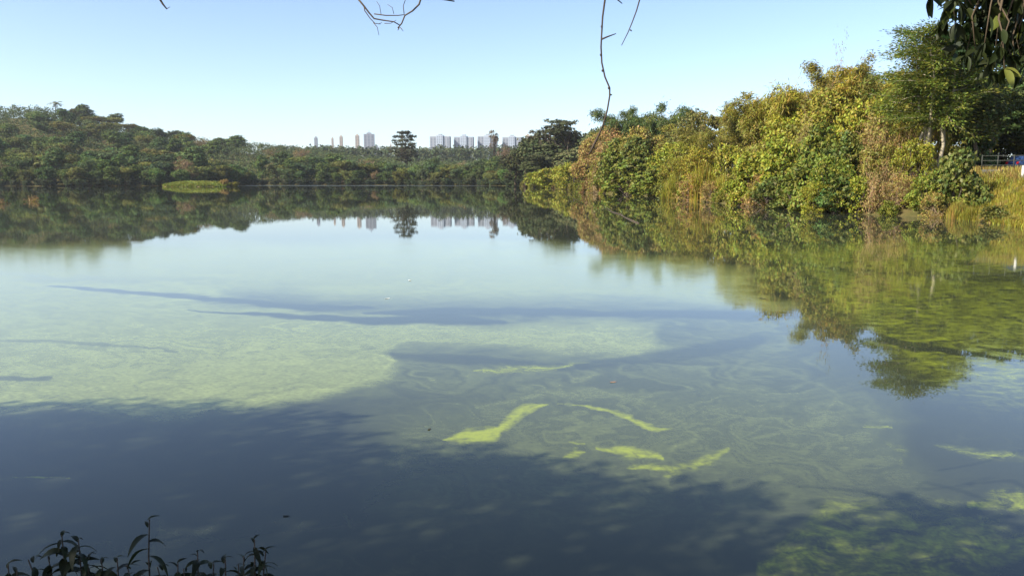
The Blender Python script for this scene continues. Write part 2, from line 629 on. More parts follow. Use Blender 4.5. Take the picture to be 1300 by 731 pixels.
def water_mat():
    m, nt, N, L = new_mat('water')
    out = N('ShaderNodeOutputMaterial')
    b = N('ShaderNodeBsdfPrincipled')
    b.inputs['IOR'].default_value = 1.33
    af = N('ShaderNodeAttribute')
    af.attribute_name = 'film'
    al = N('ShaderNodeAttribute')
    al.attribute_name = 'scum'
    tc = N('ShaderNodeTexCoord')
    n1 = N('ShaderNodeTexNoise')
    n1.inputs['Scale'].default_value = 16
    n1.inputs['Detail'].default_value = 5
    n1.inputs['Roughness'].default_value = .65
    mr = N('ShaderNodeMapRange')
    mr.inputs['From Min'].default_value = .25
    mr.inputs['From Max'].default_value = .75
    mr.inputs['To Min'].default_value = .55
    mr.inputs['To Max'].default_value = 1.45
    L(n1.outputs['Fac'], mr.inputs['Value'])

    def mul(x, y):
        k = N('ShaderNodeMath')
        k.operation = 'MULTIPLY'
        k.use_clamp = True
        L(x, k.inputs[0])
        L(y, k.inputs[1])
        return k.outputs[0]
    n3 = N('ShaderNodeTexNoise')
    n3.inputs['Scale'].default_value = 3.4
    n3.inputs['Detail'].default_value = 6
    n3.inputs['Roughness'].default_value = .7
    n3.inputs['Distortion'].default_value = .8
    mp = N('ShaderNodeMapping')
    mp.inputs['Scale'].default_value = (.8, 1.15, 1)
    mp.inputs['Rotation'].default_value = (0, 0, .12)
    L(tc.outputs['Object'], mp.inputs['Vector'])
    L(mp.outputs[0], n3.inputs['Vector'])
    L(mp.outputs[0], n1.inputs['Vector'])

    def ragged(x, amp):
        # the film tears into flecks where it is thin
        a1 = N('ShaderNodeMath')
        a1.operation = 'SUBTRACT'
        L(n3.outputs['Fac'], a1.inputs[0])
        a1.inputs[1].default_value = .5
        a2 = N('ShaderNodeMath')
        a2.operation = 'MULTIPLY_ADD'
        L(a1.outputs[0], a2.inputs[0])
        a2.inputs[1].default_value = amp
        a2.inputs[2].default_value = 1.0
        a2.use_clamp = False
        return mul(mul(x, a2.outputs[0]), mr.outputs[0])
    f = ragged(af.outputs['Fac'], 1.0)
    # scum: its rim breaks up along the current
    c1 = N('ShaderNodeMath')
    c1.operation = 'SUBTRACT'
    L(n3.outputs['Fac'], c1.inputs[0])
    c1.inputs[1].default_value = .5
    c2 = N('ShaderNodeMath')
    c2.operation = 'MULTIPLY'
    c2.use_clamp = True
    L(al.outputs['Fac'], c2.inputs[0])
    c2.inputs[1].default_value = 3.0
    c3 = N('ShaderNodeMath')
    c3.operation = 'MULTIPLY'
    L(c1.outputs[0], c3.inputs[0])
    L(c2.outputs[0], c3.inputs[1])
    c4 = N('ShaderNodeMath')
    c4.operation = 'MULTIPLY_ADD'
    L(c3.outputs[0], c4.inputs[0])
    c4.inputs[1].default_value = 1.7
    L(al.outputs['Fac'], c4.inputs[2])
    c5 = N('ShaderNodeMapRange')
    c5.interpolation_type = 'SMOOTHSTEP'
    c5.inputs['From Min'].default_value = .06
    c5.inputs['From Max'].default_value = 1.0
    L(c4.outputs[0], c5.inputs['Value'])
    s = mul(c5.outputs[0], mr.outputs[0])
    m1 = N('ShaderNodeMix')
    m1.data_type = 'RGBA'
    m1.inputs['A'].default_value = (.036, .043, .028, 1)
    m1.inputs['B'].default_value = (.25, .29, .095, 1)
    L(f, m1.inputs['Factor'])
    m2 = N('ShaderNodeMix')
    m2.data_type = 'RGBA'
    m2.inputs['B'].default_value = (.24, .28, .03, 1)
    L(m1.outputs['Result'], m2.inputs['A'])
    L(s, m2.inputs['Factor'])
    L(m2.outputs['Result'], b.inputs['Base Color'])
    mx = N('ShaderNodeMath')
    mx.operation = 'MAXIMUM'
    L(f, mx.inputs[0])
    L(s, mx.inputs[1])
    rr = N('ShaderNodeMapRange')
    rr.inputs['To Min'].default_value = .012
    rr.inputs['To Max'].default_value = .11
    L(mx.outputs[0], rr.inputs['Value'])
    sy = N('ShaderNodeSeparateXYZ')
    L(tc.outputs['Object'], sy.inputs[0])
    bz = N('ShaderNodeMapRange')
    bz.inputs['From Min'].default_value = 425
    bz.inputs['From Max'].default_value = 452
    bz.inputs['To Max'].default_value = .55
    L(sy.outputs['Y'], bz.inputs['Value'])
    bx_ = N('ShaderNodeMapRange')
    bx_.inputs['From Min'].default_value = -190
    bx_.inputs['From Max'].default_value = -120
    L(sy.outputs['X'], bx_.inputs['Value'])
    bm_ = N('ShaderNodeMath')
    bm_.operation = 'MULTIPLY'
    L(bz.outputs[0], bm_.inputs[0])
    L(bx_.outputs[0], bm_.inputs[1])
    ra = N('ShaderNodeMath')
    ra.operation = 'MAXIMUM'
    L(rr.outputs[0], ra.inputs[0])
    L(bm_.outputs[0], ra.inputs[1])
    L(ra.outputs[0], b.inputs['Roughness'])
    # small slow ripples; a breeze roughens the water just off the far shore
    n2 = N('ShaderNodeTexNoise')
    n2.inputs['Scale'].default_value = 1.6
    n2.inputs['Detail'].default_value = 3
    L(tc.outputs['Object'], n2.inputs['Vector'])
    sx = N('ShaderNodeSeparateXYZ')
    L(tc.outputs['Object'], sx.inputs[0])
    br = N('ShaderNodeMapRange')
    br.inputs['From Min'].default_value = 415
    br.inputs['From Max'].default_value = 440
    br.inputs['To Min'].default_value = .0008
    br.inputs['To Max'].default_value = .03
    L(sx.outputs['Y'], br.inputs['Value'])
    bp = N('ShaderNodeBump')
    bp.inputs['Strength'].default_value = 1.0
    L(br.outputs[0], bp.inputs['Distance'])
    L(n2.outputs['Fac'], bp.inputs['Height'])
    L(bp.outputs[0], b.inputs['Normal'])
    L(b.outputs[0], out.inputs['Surface'])
    return m


wf = np.linspace(math.radians(-37), math.radians(37), 520)
wrest = np.linspace(math.radians(37), math.radians(323), 80)[1:-1]
wme, WV = polar_sheet('water', np.concatenate([np.geomspace(2.6, 5.5, 24)[:-1], np.geomspace(5.5, 32, 400)[:-1], np.geomspace(32, 720, 170)]), np.concatenate([wf, wrest]), lambda x, y: 0 * x, water_mat())
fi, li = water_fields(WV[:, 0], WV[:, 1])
behind = WV[:, 1] < 1.5
fi[behind] = .1
li[behind] = 0
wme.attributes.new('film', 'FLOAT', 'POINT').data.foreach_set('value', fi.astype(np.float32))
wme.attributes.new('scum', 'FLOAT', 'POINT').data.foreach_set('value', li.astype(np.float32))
w_o = link('water', wme)
w_o['kind'] = 'structure'

# ------------------------------------------------------------------ plant models (shared meshes)
LIB = {}


def lib_tree(key, seed, H, blobs, density, rc, per, ll, lw, mat='leaf', trunk_r=.25, bark='bark', limbs=10, droop=.2, trunks=1, lean=0.0, shell=.55):
    """Broadleaf tree: trunk with limbs reaching into a crown made of leaf clumps."""
    rng = np.random.default_rng(seed)
    C, R, O = blob_clumps(rng, blobs, density, rc, shell)
    crown = leaf_mesh('crown_' + key, clumps_to_leaves(rng, C, R, O, per, ll, lw, droop, rn=.16 if mat == 'leaf_far' else .4), M[mat])
    tb = Tubes()
    fork = H * .32
    for k in range(trunks):
        a = rng.uniform(0, 6.28)
        o = np.array([math.cos(a), math.sin(a), 0]) * (0 if trunks == 1 else rng.uniform(.2, .5))
        top = o * 3 + np.array([lean, 0, H * .72])
        tb.tube(crook(o + np.array([0, 0, -.6]), top, 6, H * .012, rng), [trunk_r * (1.25 - .16 * i) for i in range(7)], 6)
    sel = rng.choice(len(C), min(limbs, len(C)), replace=False)
    for i in sel:
        z0 = rng.uniform(fork, H * .65)
        s = np.array([lean * z0 / H, 0, z0])
        tb.tube(crook(s, C[i], 4, H * .015, rng), [trunk_r * .5, trunk_r * .4, trunk_r * .28, trunk_r * .18, trunk_r * .08], 4)
    LIB[key] = (tb.mesh('trunk_' + key, M[bark]), crown, 'trunk', 'crown')


def rand_blobs(rng, n, cx, cz, sx, sz, r0, r1, flat=.8):
    out = []
    for i in range(n):
        p = rng.normal(size=3)
        p = p / np.linalg.norm(p) * rng.random() ** .4
        r = rng.uniform(r0, r1)
        out.append((p[0] * sx, p[1] * sx, cz + p[2] * sz, r, r, r * flat))
    return out


# --- far-shore kinds (about half a kilometre away)
fr = np.random.default_rng(5)
lib_tree('round', 1, 14, rand_blobs(fr, 9, 0, 8.6, 3.2, 3.0, 1.9, 2.9) + [(0, 0, 4.5, 3.6, 3.6, 2.4)], .55, .95, 17, .62, .42, 'leaf_far')
lib_tree('round_b', 2, 13, rand_blobs(fr, 8, 0, 8.2, 3.6, 2.4, 1.8, 2.8) + [(0, 0, 4.5, 3.8, 3.8, 2.6)], .55, .9, 17, .6, .4, 'leaf_far')
lib_tree('tall', 3, 18, rand_blobs(fr, 10, 0, 11.5, 2.4, 4.6, 1.6, 2.5) + [(0, 0, 6, 2.4, 2.4, 3)], .55, .85, 17, .58, .38, 'leaf_far')
lib_tree('flat', 4, 13, rand_blobs(fr, 9, 0, 10.2, 4.2, 1.1, 1.5, 2.3, .55) + [(0, 0, 6, 2, 2, 2.4)], .6, .8, 16, .55, .36, 'leaf_far')
lib_tree('clumpy', 5, 15, rand_blobs(fr, 12, 0, 9.0, 3.6, 4.0, 1.2, 2.0), .6, .8, 15, .55, .36, 'leaf_far', limbs=16)
lib_tree('dry', 6, 13, rand_blobs(fr, 9, 0, 8.5, 3.3, 3.2, 1.5, 2.4), .45, .9, 7, .5, .25, 'leaf_far', limbs=42, bark='dry_twig', trunk_r=.2)
lib_tree('bushy', 8, 6, rand_blobs(fr, 7, 0, 2.4, 2.9, 1.2, 1.3, 2.0), .7, .75, 16, .55, .36, 'leaf_far', trunk_r=.14, limbs=6)
lib_tree('open', 9, 19, rand_blobs(fr, 11, 0, 14.5, 3.2, 3.6, .9, 1.5, .6), .8, .6, 12, .5, .3, 'leaf_far', limbs=22, trunk_r=.26, bark='twig')
# araucaria-like layered tree
LAY = []
for i in range(8):
    zz = 9 + i * 1.55
    rr = [2.6, 3.6, 4.2, 4.0, 3.7, 3.3, 2.7, 1.6][i]
    for k in range(7):
        an = k * .898 + i * .55 + fr.uniform(-.2, .2)
        r_ = rr * fr.uniform(.55, 1.05)
        LAY.append((math.cos(an) * r_, math.sin(an) * r_, zz + fr.uniform(-.4, .4), .95, .95, .42))
lib_tree('layered', 10, 22, LAY, 1.2, .55, 12, .5, .3, 'leaf_far', limbs=50, trunk_r=.34)


def lib_palm(key, seed, H):
    rng = np.random.default_rng(seed)
    tb = Tubes()
    tb.tube(crook((0, 0, -.5), (.4, 0, H), 5, .08, rng), [.2, .17, .15, .14, .13, .13], 6)
    V = []
    for k in range(20):
        an = rng.uniform(0, 6.28)
        el = rng.uniform(-.1, 1.2)
        L_ = rng.uniform(2.6, 3.4)
        p = np.array([.4, 0, H])
        d = np.array([math.cos(an) * math.cos(el), math.sin(an) * math.cos(el), math.sin(el)])
        c, dd, nn = [], [], []
        for s in range(9):
            p = p + d * L_ / 9
            d = unit(d + np.array([0, 0, -.19]))
            side = unit(np.cross(d, [0, 0, 1]))
            for sg in (-1, 1):
                ld = unit(side * sg + d * .5 + np.array([0, 0, -.45]))
                c.append(p + ld * .28)
                dd.append(ld)
                nn.append(np.cross(ld, d))
        V.append(leaves_np(np.array(c), np.array(dd), np.array(nn), np.full(len(c), .62), np.full(len(c), .3)))
    LIB[key] = (tb.mesh('trunk_' + key, M['twig']), leaf_mesh('crown_' + key, np.concatenate(V), M['leaf_far']), 'trunk', 'crown')


lib_palm('palm', 12, 11)

# --- sunny-bank kinds (50 to 300 m away)
mr_ = np.random.default_rng(23)


def lib_bush(key, seed, blobs, density, rc, per, ll, lw, limbs=14, mat='leaf', bark='twig', droop=.25, trunk_r=.07, shell=.6):
    rng = np.random.default_rng(seed)
    C, R, O = blob_clumps(rng, blobs, density, rc, shell)
    keep = C[:, 2] > -.2
    C, R, O = C[keep], R[keep], O[keep]
    crown = leaf_mesh('foliage_' + key, clumps_to_leaves(rng, C, R, O, per, ll, lw, droop), M[mat])
    tb = Tubes()
    for i in rng.choice(len(C), min(limbs, len(C)), replace=False):
        s = np.array([rng.normal() * .35, rng.normal() * .35, -.5])
        tb.tube(crook(s, C[i], 5, .16, rng), [trunk_r * k for k in (1.3, 1.1, .85, .65, .4, .2)], 4)
    LIB[key] = (tb.mesh('stems_' + key, M[bark]), crown, 'stems', 'foliage')


def dome(rng, n, rx, h, r0, r1):
    """Blobs heaped into a mound of half-width rx and height h."""
    out = [(0, 0, h * .35, rx * .62, rx * .62, h * .42)]
    for i in range(n):
        an = rng.uniform(0, 6.283)
        t = rng.random()
        rad = rx * .82 * math.cos(t * 1.35) * rng.uniform(.55, 1.0)
        z = h * .86 * math.sin(t * 1.45)
        r = rng.uniform(r0, r1)
        out.append((math.cos(an) * rad, math.sin(an) * rad, max(z, r * .5), r, r, r * .85))
    return out


lib_bush('mound', 31, dome(mr_, 16, 3.0, 4.4, .6, 1.15), 1.5, .42, 22, .27, .17)
lib_bush('mound_b', 32, dome(mr_, 13, 2.8, 3.6, .6, 1.1), 1.5, .42, 22, .25, .15)
lib_bush('broad', 33, dome(mr_, 18, 2.6, 5.0, .55, 1.0), 1.7, .42, 24, .30, .19)
lib_bush('broad_b', 34, dome(mr_, 14, 2.2, 3.2, .45, .9), 1.9, .36, 22, .28, .18)
lib_bush('fine', 35, dome(mr_, 16, 2.6, 4.2, .5, 1.0), 1.7, .4, 30, .20, .085)
lib_bush('heap', 36, dome(mr_, 22, 4.2, 7.5, .8, 1.5), 1.15, .55, 26, .30, .18, limbs=26, trunk_r=.1)
lib_bush('heap_b', 37, dome(mr_, 24, 3.8, 8.5, .7, 1.35), 1.15, .55, 26, .32, .18, limbs=26, trunk_r=.1)
lib_bush('low', 38, dome(mr_, 12, 1.6, 1.5, .3, .6), 3.0, .26, 20, .20, .11, limbs=10, trunk_r=.03)
lib_bush('dryleaf', 39, dome(mr_, 16, 2.6, 4.6, .5, 1.0), 1.5, .42, 13, .24, .10, limbs=60, bark='dry_twig', trunk_r=.035)
lib_tree('bank_tree', 41, 12, rand_blobs(mr_, 12, 0, 8.3, 3.0, 2.6, 1.0, 1.7) + [(0, 0, 5.5, 2.4, 2.4, 1.8)], 1.1, .55, 30, .32, .18, limbs=22, trunk_r=.2)
lib_tree('bank_tree_b', 42, 11, rand_blobs(mr_, 13, 0, 7.5, 3.3, 2.8, .9, 1.5), 1.1, .5, 30, .30, .17, limbs=26, trunk_r=.18)


def lib_bamboo(key, seed, H, ncul, spread, arch, per=26, ll=.40, lw=.065):
    """Culms rising from one clump and arching over, with sprays of narrow leaves."""
    rng = np.random.default_rng(seed)
    tb = Tubes()
    c, d_, n_, l_ = [], [], [], []
    for k in range(ncul):
        an = rng.uniform(0, 6.283)
        b = np.array([math.cos(an), math.sin(an), 0]) * rng.uniform(.1, .9)
        h = H * rng.uniform(.62, 1.06)
        out = unit(np.array([math.cos(an + rng.normal() * .4), math.sin(an + rng.normal() * .4), 0]))
        reach = spread * rng.uniform(.35, 1.1)
        pts = []
        for i in range(11):
            t = i / 10
            z = h * (t - arch * .45 * max(0, t - .45) ** 2 * 2.6) - .4 * (1 - t)
            pts.append(b + out * reach * t ** 2.3 + np.array([0, 0, z]))
        tb.tube(pts, [.05 * (1 - .09 * i) for i in range(11)], 4, cap=False)
        for i in range(3, 11):
            for s in range(4 if i < 10 else 6):
                t = rng.random()
                p = pts[i - 1] + (pts[i] - pts[i - 1]) * t
                tang = unit(pts[i] - pts[i - 1])
                sd = unit(unit(rng.normal(size=3)) * .9 + tang * .6 + np.array([0, 0, .1]))
                Lb = rng.uniform(.5, 1.3) * (1.1 - .05 * i)
                m = per
                tt = rng.random((m, 1))
                pos = p + sd * Lb * tt + np.array([0, 0, -.35]) * tt ** 2 + rng.normal(size=(m, 3)) * .19
                ld = sd * .8 + rng.normal(size=(m, 3)) * .55 + np.array([0, 0, -.55])
                c.append(pos)
                d_.append(ld)
                n_.append(rng.normal(size=(m, 3)) * .7 + np.array([0, 0, .6]))
                l_.append(rng.uniform(.65, 1.25, m))
    c, d_, n_, l_ = map(np.concatenate, (c, d_, n_, l_))
    V = leaves_np(c, d_, n_, ll * l_, lw * l_)
    LIB[key] = (tb.mesh('culms_' + key, M['culm']), leaf_mesh('foliage_' + key, V, M['leaf']), 'culms', 'foliage')


lib_bamboo('bamboo', 51, 11, 34, 3.4, .8)
lib_bamboo('bamboo_b', 52, 10, 30, 3.8, 1.0)
lib_bamboo('bamboo_tall', 53, 13, 26, 2.6, .6)


def lib_reeds(key, seed, n, rx, h, w=.07):
    """A stand of tall grass: bending blades in tufts."""
    rng = np.random.default_rng(seed)
    nt = n // 26
    tx, ty = rng.uniform(-1, 1, nt) * rx, rng.uniform(-1, 1, nt) * rx
    k = np.repeat(np.arange(nt), 26)
    m = len(k)
    bx, by = tx[k] + rng.normal(size=m) * .16, ty[k] + rng.normal(size=m) * .16
    an = rng.uniform(0, 6.283, m)
    hh = h * rng.uniform(.35, 1.1, m) * (1 - .6 * np.hypot(tx[k], ty[k]) / rx / 1.4)
    be = rng.uniform(.25, 1.0, m) * hh
    dx, dy = np.cos(an), np.sin(an)
    px, py = -dy, dx
    rows = []
    for t, wd in ((0, 1), (.5, .9), (1, .05)):
        cx, cy, cz = bx + dx * be * t * t, by + dy * be * t * t, hh * (t - (.2 + .35 * be / hh) * t * t) - .12 * (1 - t)
        rows.append(np.stack([cx - px * w * wd, cy - py * w * wd, cz], 1))
        rows.append(np.stack([cx + px * w * wd, cy + py * w * wd, cz], 1))
    V = np.stack(rows, 1).reshape(-1, 3)
    i = np.arange(m)[:, None] * 6
    Q = np.concatenate([i + np.array([[0, 1, 3, 2]]), i + np.array([[2, 3, 5, 4]])])
    return mesh_np('blades_' + key, V, Q, M['leaf'])


LIB['reeds'] = (None, lib_reeds('reeds', 61, 2600, 2.2, 2.4), '', 'blades')
LIB['reeds_b'] = (None, lib_reeds('reeds_b', 62, 2200, 1.9, 1.7, .06), '', 'blades')


def lib_thicket(key, seed, n, rx, h):
    """Dead vines and bare branches tangled together."""
    rng = np.random.default_rng(seed)
    tb = Tubes()
    c = []
    for k in range(n):
        p = np.array([rng.normal() * rx * .3, rng.normal() * rx * .3, -.3])
        d = unit(np.array([rng.normal() * .55, rng.normal() * .55, 1.0]))
        L_ = h * rng.uniform(.5, 1.1) / 8
        r = rng.uniform(.02, .06)
        pts = [p]
        for i in range(8):
            d = unit(d + rng.normal(size=3) * .28 + np.array([0, 0, -.05 * i * rng.random()]))
            p = p + d * L_
            pts.append(p)
            if i > 2:
                for b in range(2):
                    q, e = p, unit(d + rng.normal(size=3) * .9)
                    br = [q]
                    for j in range(4):
                        e = unit(e + rng.normal(size=3) * .35 + np.array([0, 0, -.12]))
                        q = q + e * L_ * .55
                        br.append(q)
                    tb.tube(br, [r * .5, r * .42, r * .35, r * .25, r * .12], 3, cap=False)
                    c += br[1:]
        tb.tube(pts, [r * (1 - .1 * i) for i in range(9)], 4, cap=False)
    c = np.array(c)
    idx = np.repeat(np.arange(len(c)), 7)
    pos = c[idx] + rng.normal(size=(len(idx), 3)) * .22
    V = leaves_np(pos, rng.normal(size=pos.shape) + np.array([0, 0, -.7]), rng.normal(size=pos.shape), .22 * rng.uniform(.6, 1.3, len(idx)), .07 * rng.uniform(.6, 1.3, len(idx)))
    LIB[key] = (tb.mesh('branches_' + key, M['dry_twig']), leaf_mesh('foliage_' + key, V, M['leaf']), 'branches', 'foliage')


lib_thicket('thicket', 71, 26, 2.4, 6.5)
lib_thicket('thicket_b', 72, 22, 2.8, 5.0)


def lib_feather(key, seed, H):
    """Tall multi-stemmed tree with flat feathery layers of fine leaflets."""
    rng = np.random.default_rng(seed)
    tb = Tubes()
    c, d_, n_ = [], [], []
    for k in range(6):
        an = k * 1.05 + rng.normal() * .2
        o = np.array([math.cos(an) * .5, math.sin(an) * .35, -.5])
        top = np.array([math.cos(an) * rng.uniform(1.2, 3.0), math.sin(an) * rng.uniform(.9, 2.2), H * rng.uniform(.80, .97)])
        pts = crook(o, top, 8, .14, rng)
        tb.tube(pts, [.15 * (1 - .095 * i) for i in range(9)], 6)
        for i in range(5, 9):
            for b in range(7):
                a2 = rng.uniform(0, 6.283)
                L_ = rng.uniform(1.4, 3.2) * (1.0 if i < 8 else .8)
                e = np.array([math.cos(a2), math.sin(a2), rng.uniform(.05, .45)])
                q = pts[i] + (pts[i - 1] - pts[i]) * rng.random()
                br = [q]
                for j in range(5):
                    e = unit(e + np.array([0, 0, -.07]) + rng.normal(size=3) * .1)
                    q = q + e * L_ / 5
                    br.append(q)
                    m = 60
                    sp = rng.normal(size=(m, 3)) * np.array([.42, .42, .16])
                    c.append(q + sp)
                    d_.append(e + sp * 2 + np.array([0, 0, -.2]) + rng.normal(size=(m, 3)) * .3)
                    n_.append(np.array([0, 0, 1.0]) + rng.normal(size=(m, 3)) * .45)
                tb.tube(br, [.045, .04, .03, .022, .014, .007], 4, cap=False)
    c, d_, n_ = map(np.concatenate, (c, d_, n_))
    V = leaves_np(c, d_, n_, .26 * rng.uniform(.7, 1.3, len(c)), .085 * rng.uniform(.7, 1.3, len(c)))
    LIB[key] = (tb.mesh('trunks_' + key, M['bark_pale']), leaf_mesh('crown_' + key, V, M['leaf']), 'trunk', 'crown')


lib_feather('feather', 81, 12.5)

BB = {}
for k_, (t_, c_, a_, b_) in LIB.items():
    n_v = len(c_.vertices)
    co = np.empty(n_v * 3, dtype=np.float32)
    c_.vertices.foreach_get('co', co)
    co = co.reshape(-1, 3)
    lo, hi = np.percentile(co, 1, axis=0), np.percentile(co, 99, axis=0)
    BB[k_] = (hi[0] - lo[0], hi[2])            # width, height


def plant(key, loc, sx, sz, rot, col, name, label, cat, group=None):
    t_, c_, tn, cn = LIB[key]
    if t_ is None:
        o = link(name, c_, None, loc)
        o.color = (*col, 1)
    else:
        o = link(name, None, None, loc)
        o.empty_display_size = .5
        t = link(tn, t_, o)
        c = link(cn, c_, o)
        c.color = (*col, 1)
        t.color = (*col, 1)
    o.rotation_euler = (0, 0, rot)
    o.scale = (sx, sx, sz)
    return tag(o, label, cat, group)


def put(key, u, D, top_v, wpx, col, name, label, cat, group=None, rot=None, sink=0.0):
    """Stand a plant at forward distance D on the bearing of u, as tall and wide as surveyed."""
    p = PD(u, top_v, D)
    g = gz(p[0], p[1])
    g = max(g, -.05) - sink
    w, h = BB[key]
    H = max(p[2] - g, .4)
    W = wpx / F * D
    return plant(key, (p[0], p[1], g), W / w, H / h, random.uniform(0, 6.28) if rot is None else rot, col, name, label, cat, group)


# ------------------------------------------------------------------ the far wood
KIND = [
    ('round', (.08, .125, .036), 'broad_tree', 'dark green round-crowned tree in the wood across the lake', 'dark round trees across the lake'),
    ('round_b', (.13, .15, .04), 'broad_tree', 'olive green broad-crowned tree in the wood across the lake', 'olive broad trees across the lake'),
    ('tall', (.085, .13, .04), 'tall_tree', 'tall narrow green tree in the wood across the lake', 'tall narrow trees across the lake'),
    ('flat', (.15, .155, .04), 'flat_topped_tree', 'yellowish flat-topped tree in the wood across the lake', 'flat-topped trees across the lake'),
    ('clumpy', (.085, .12, .048), 'clumpy_tree', 'grey-green loose-crowned tree in the wood across the lake', 'clumpy trees across the lake'),
    ('dry', (.20, .16, .07), 'dry_tree', 'brownish half-bare tree in the wood across the lake', 'half-bare trees across the lake'),
    ('palm', (.13, .15, .05), 'palm_tree', 'slender palm in the wood across the lake', 'palms across the lake'),
]
KW = [.30, .21, .14, .1, .16, .06, .03]


def jit(c, rng, a=.3):
    k = 1 + rng.uniform(-a, a)
    return (c[0] * k * (1 + rng.uniform(-.12, .12)), c[1] * k, c[2] * k * (1 + rng.uniform(-.15, .15)))


fr2 = np.random.default_rng(77)
far_line = np.array([P(u, v)[:2] for u, v in [(700, 237)] + [(660, 236.4)] + SH_F[:-1]])
seg = np.diff(far_line, axis=0)
seglen = np.hypot(*seg.T)
cum = np.concatenate([[0], np.cumsum(seglen)])


def along(s):
    i = min(np.searchsorted(cum, s) - 1, len(seg) - 1)
    i = max(i, 0)
    return far_line[i] + seg[i] * (s - cum[i]) / seglen[i], np.array([-seg[i][1], seg[i][0]]) / seglen[i]


n_far = 0


def where(txt, u, off, sc):
    if off < 10:
        w = 'at the waterline'
    elif off > 90:
        w = 'high on the wooded hill' if u < 190 else 'on the low end of the wooded hill'
    elif off > 25:
        w = 'at the foot of the hill' if u < 190 else 'above the shore trees'
    else:
        w = 'just behind the waterline'
    if off < 90:
        w += ' by the grassy islet' if 185 < u < 310 else ' below the hill' if u <= 185 else ' below the four towers' if u > 540 else ' below the slim high-rises' if u < 500 else ' by the lone layered tree'
    size = 'smaller ' if sc < .92 else 'larger ' if sc > 1.16 else ''
    t = txt.replace(' in the wood across the lake', '').replace(' across the lake', '')
    return size + t + ' ' + w


for off, step, hmul in ((4.5, 7.5, .78), (14, 9, 1.0), (30, 12, 1.0), (55, 14, 1.0), (95, 15, 1.0), (135, 17, 1.0), (175, 17, 1.0), (215, 17, 1.0), (255, 16, 1.0), (295, 15, 1.0), (335, 12, 1.05)):
    s = fr2.uniform(0, step)
    while s < cum[-1]:
        p, nrm = along(s)
        if shore_d(*(p + nrm * 4)) < 0:
            nrm = -nrm
        q = p + nrm * (off + fr2.uniform(-2.5, 2.5) * (1 if off < 20 else 3)) + fr2.normal(size=2) * (1 if off < 20 else 2.5)
        u = 650 + F * q[0] / q[1]
        s += step * fr2.uniform(.75, 1.25)
        if u < -70 or u > 735:
            continue
        if off > 60 and u > 330 + (150 if off < 200 else 0):
            continue
        if shore_d(*q) < 2:
            continue
        kk = fr2.choice(len(KIND), p=KW)
        if off < 10 and KIND[kk][0] in ('palm', 'tall'):
            kk = 0
        key, c, nm, lb, gp = KIND[kk]
        sc = fr2.uniform(.85, 1.25) * hmul * (1.12 if off > 20 else 1)
        if u > 540:
            sc *= .92
        plant(key, (q[0], q[1], gz(*q) - .2), sc * (fr2.uniform(1.1, 1.5) if off < 20 else fr2.uniform(1.3, 1.8)), sc, fr2.uniform(0, 6.28), jit(c, fr2), nm, where(lb, u, off, sc), 'tree', where(gp, u, off, sc))
        n_far += 1


def understorey():
    rng = np.random.default_rng(303)
    n = 17000
    u, D = rng.uniform(-90, 760, n), rng.uniform(380, 900, n)
    x, y = (u - 650) / F * D, D
    d = poly_sd(np.stack([x, y], 1), LAKE)
    ok = (d > 7) & (d < 420) & (x < 30)
    x, y, d = x[ok], y[ok], d[ok]
    z = ground_z(x, y) + rng.uniform(1, 10.5, len(x)) * np.clip(d / 20, .4, 1)
    C = np.stack([x, y, z], 1)
    V = clumps_to_leaves(rng, C, rng.uniform(1.8, 3.4, len(x)), np.tile([0, -.2, 1.0], (len(x), 1)), 15, 1.15, .75, rn=.2)
    o_ = link('understorey', leaf_mesh('understorey', V, M['leaf_far']))
    o_.color = (.075, .102, .038, 1)
    tag(o_, 'dense undergrowth filling the far wood between its trees', 'undergrowth', kind='stuff')


understorey()
# bushes hanging over the far waterline
s = 0
while s < cum[-1]:
    p, nrm = along(s)
    if shore_d(*(p + nrm * 4)) < 0:
        nrm = -nrm
    q = p + nrm * fr2.uniform(.8, 2.2)
    u = 650 + F * q[0] / q[1]
    s += fr2.uniform(4.0, 7.5)
    if -60 < u < 740:
        sc = fr2.uniform(.75, 1.2)
        plant('bushy', (q[0], q[1], max(gz(*q), 0) - .3), sc * 1.1, sc, fr2.uniform(0, 6.28), jit((.05, .065, .03), fr2), 'shrub',
              'dark ' + ('small ' if sc < .9 else 'large ' if sc > 1.06 else '') + 'shrub hanging over the far waterline' + (' near the grassy islet' if 185 < u < 310 else ' under the hill' if u <= 185 else ' below the towers' if u > 430 else ''),
              'shrub', 'dark ' + ('small ' if sc < .9 else 'large ' if sc > 1.06 else '') + 'shrubs along the far waterline' + (' near the grassy islet' if 185 < u < 310 else ' under the hill' if u <= 185 else ' below the towers' if u > 430 else ''))

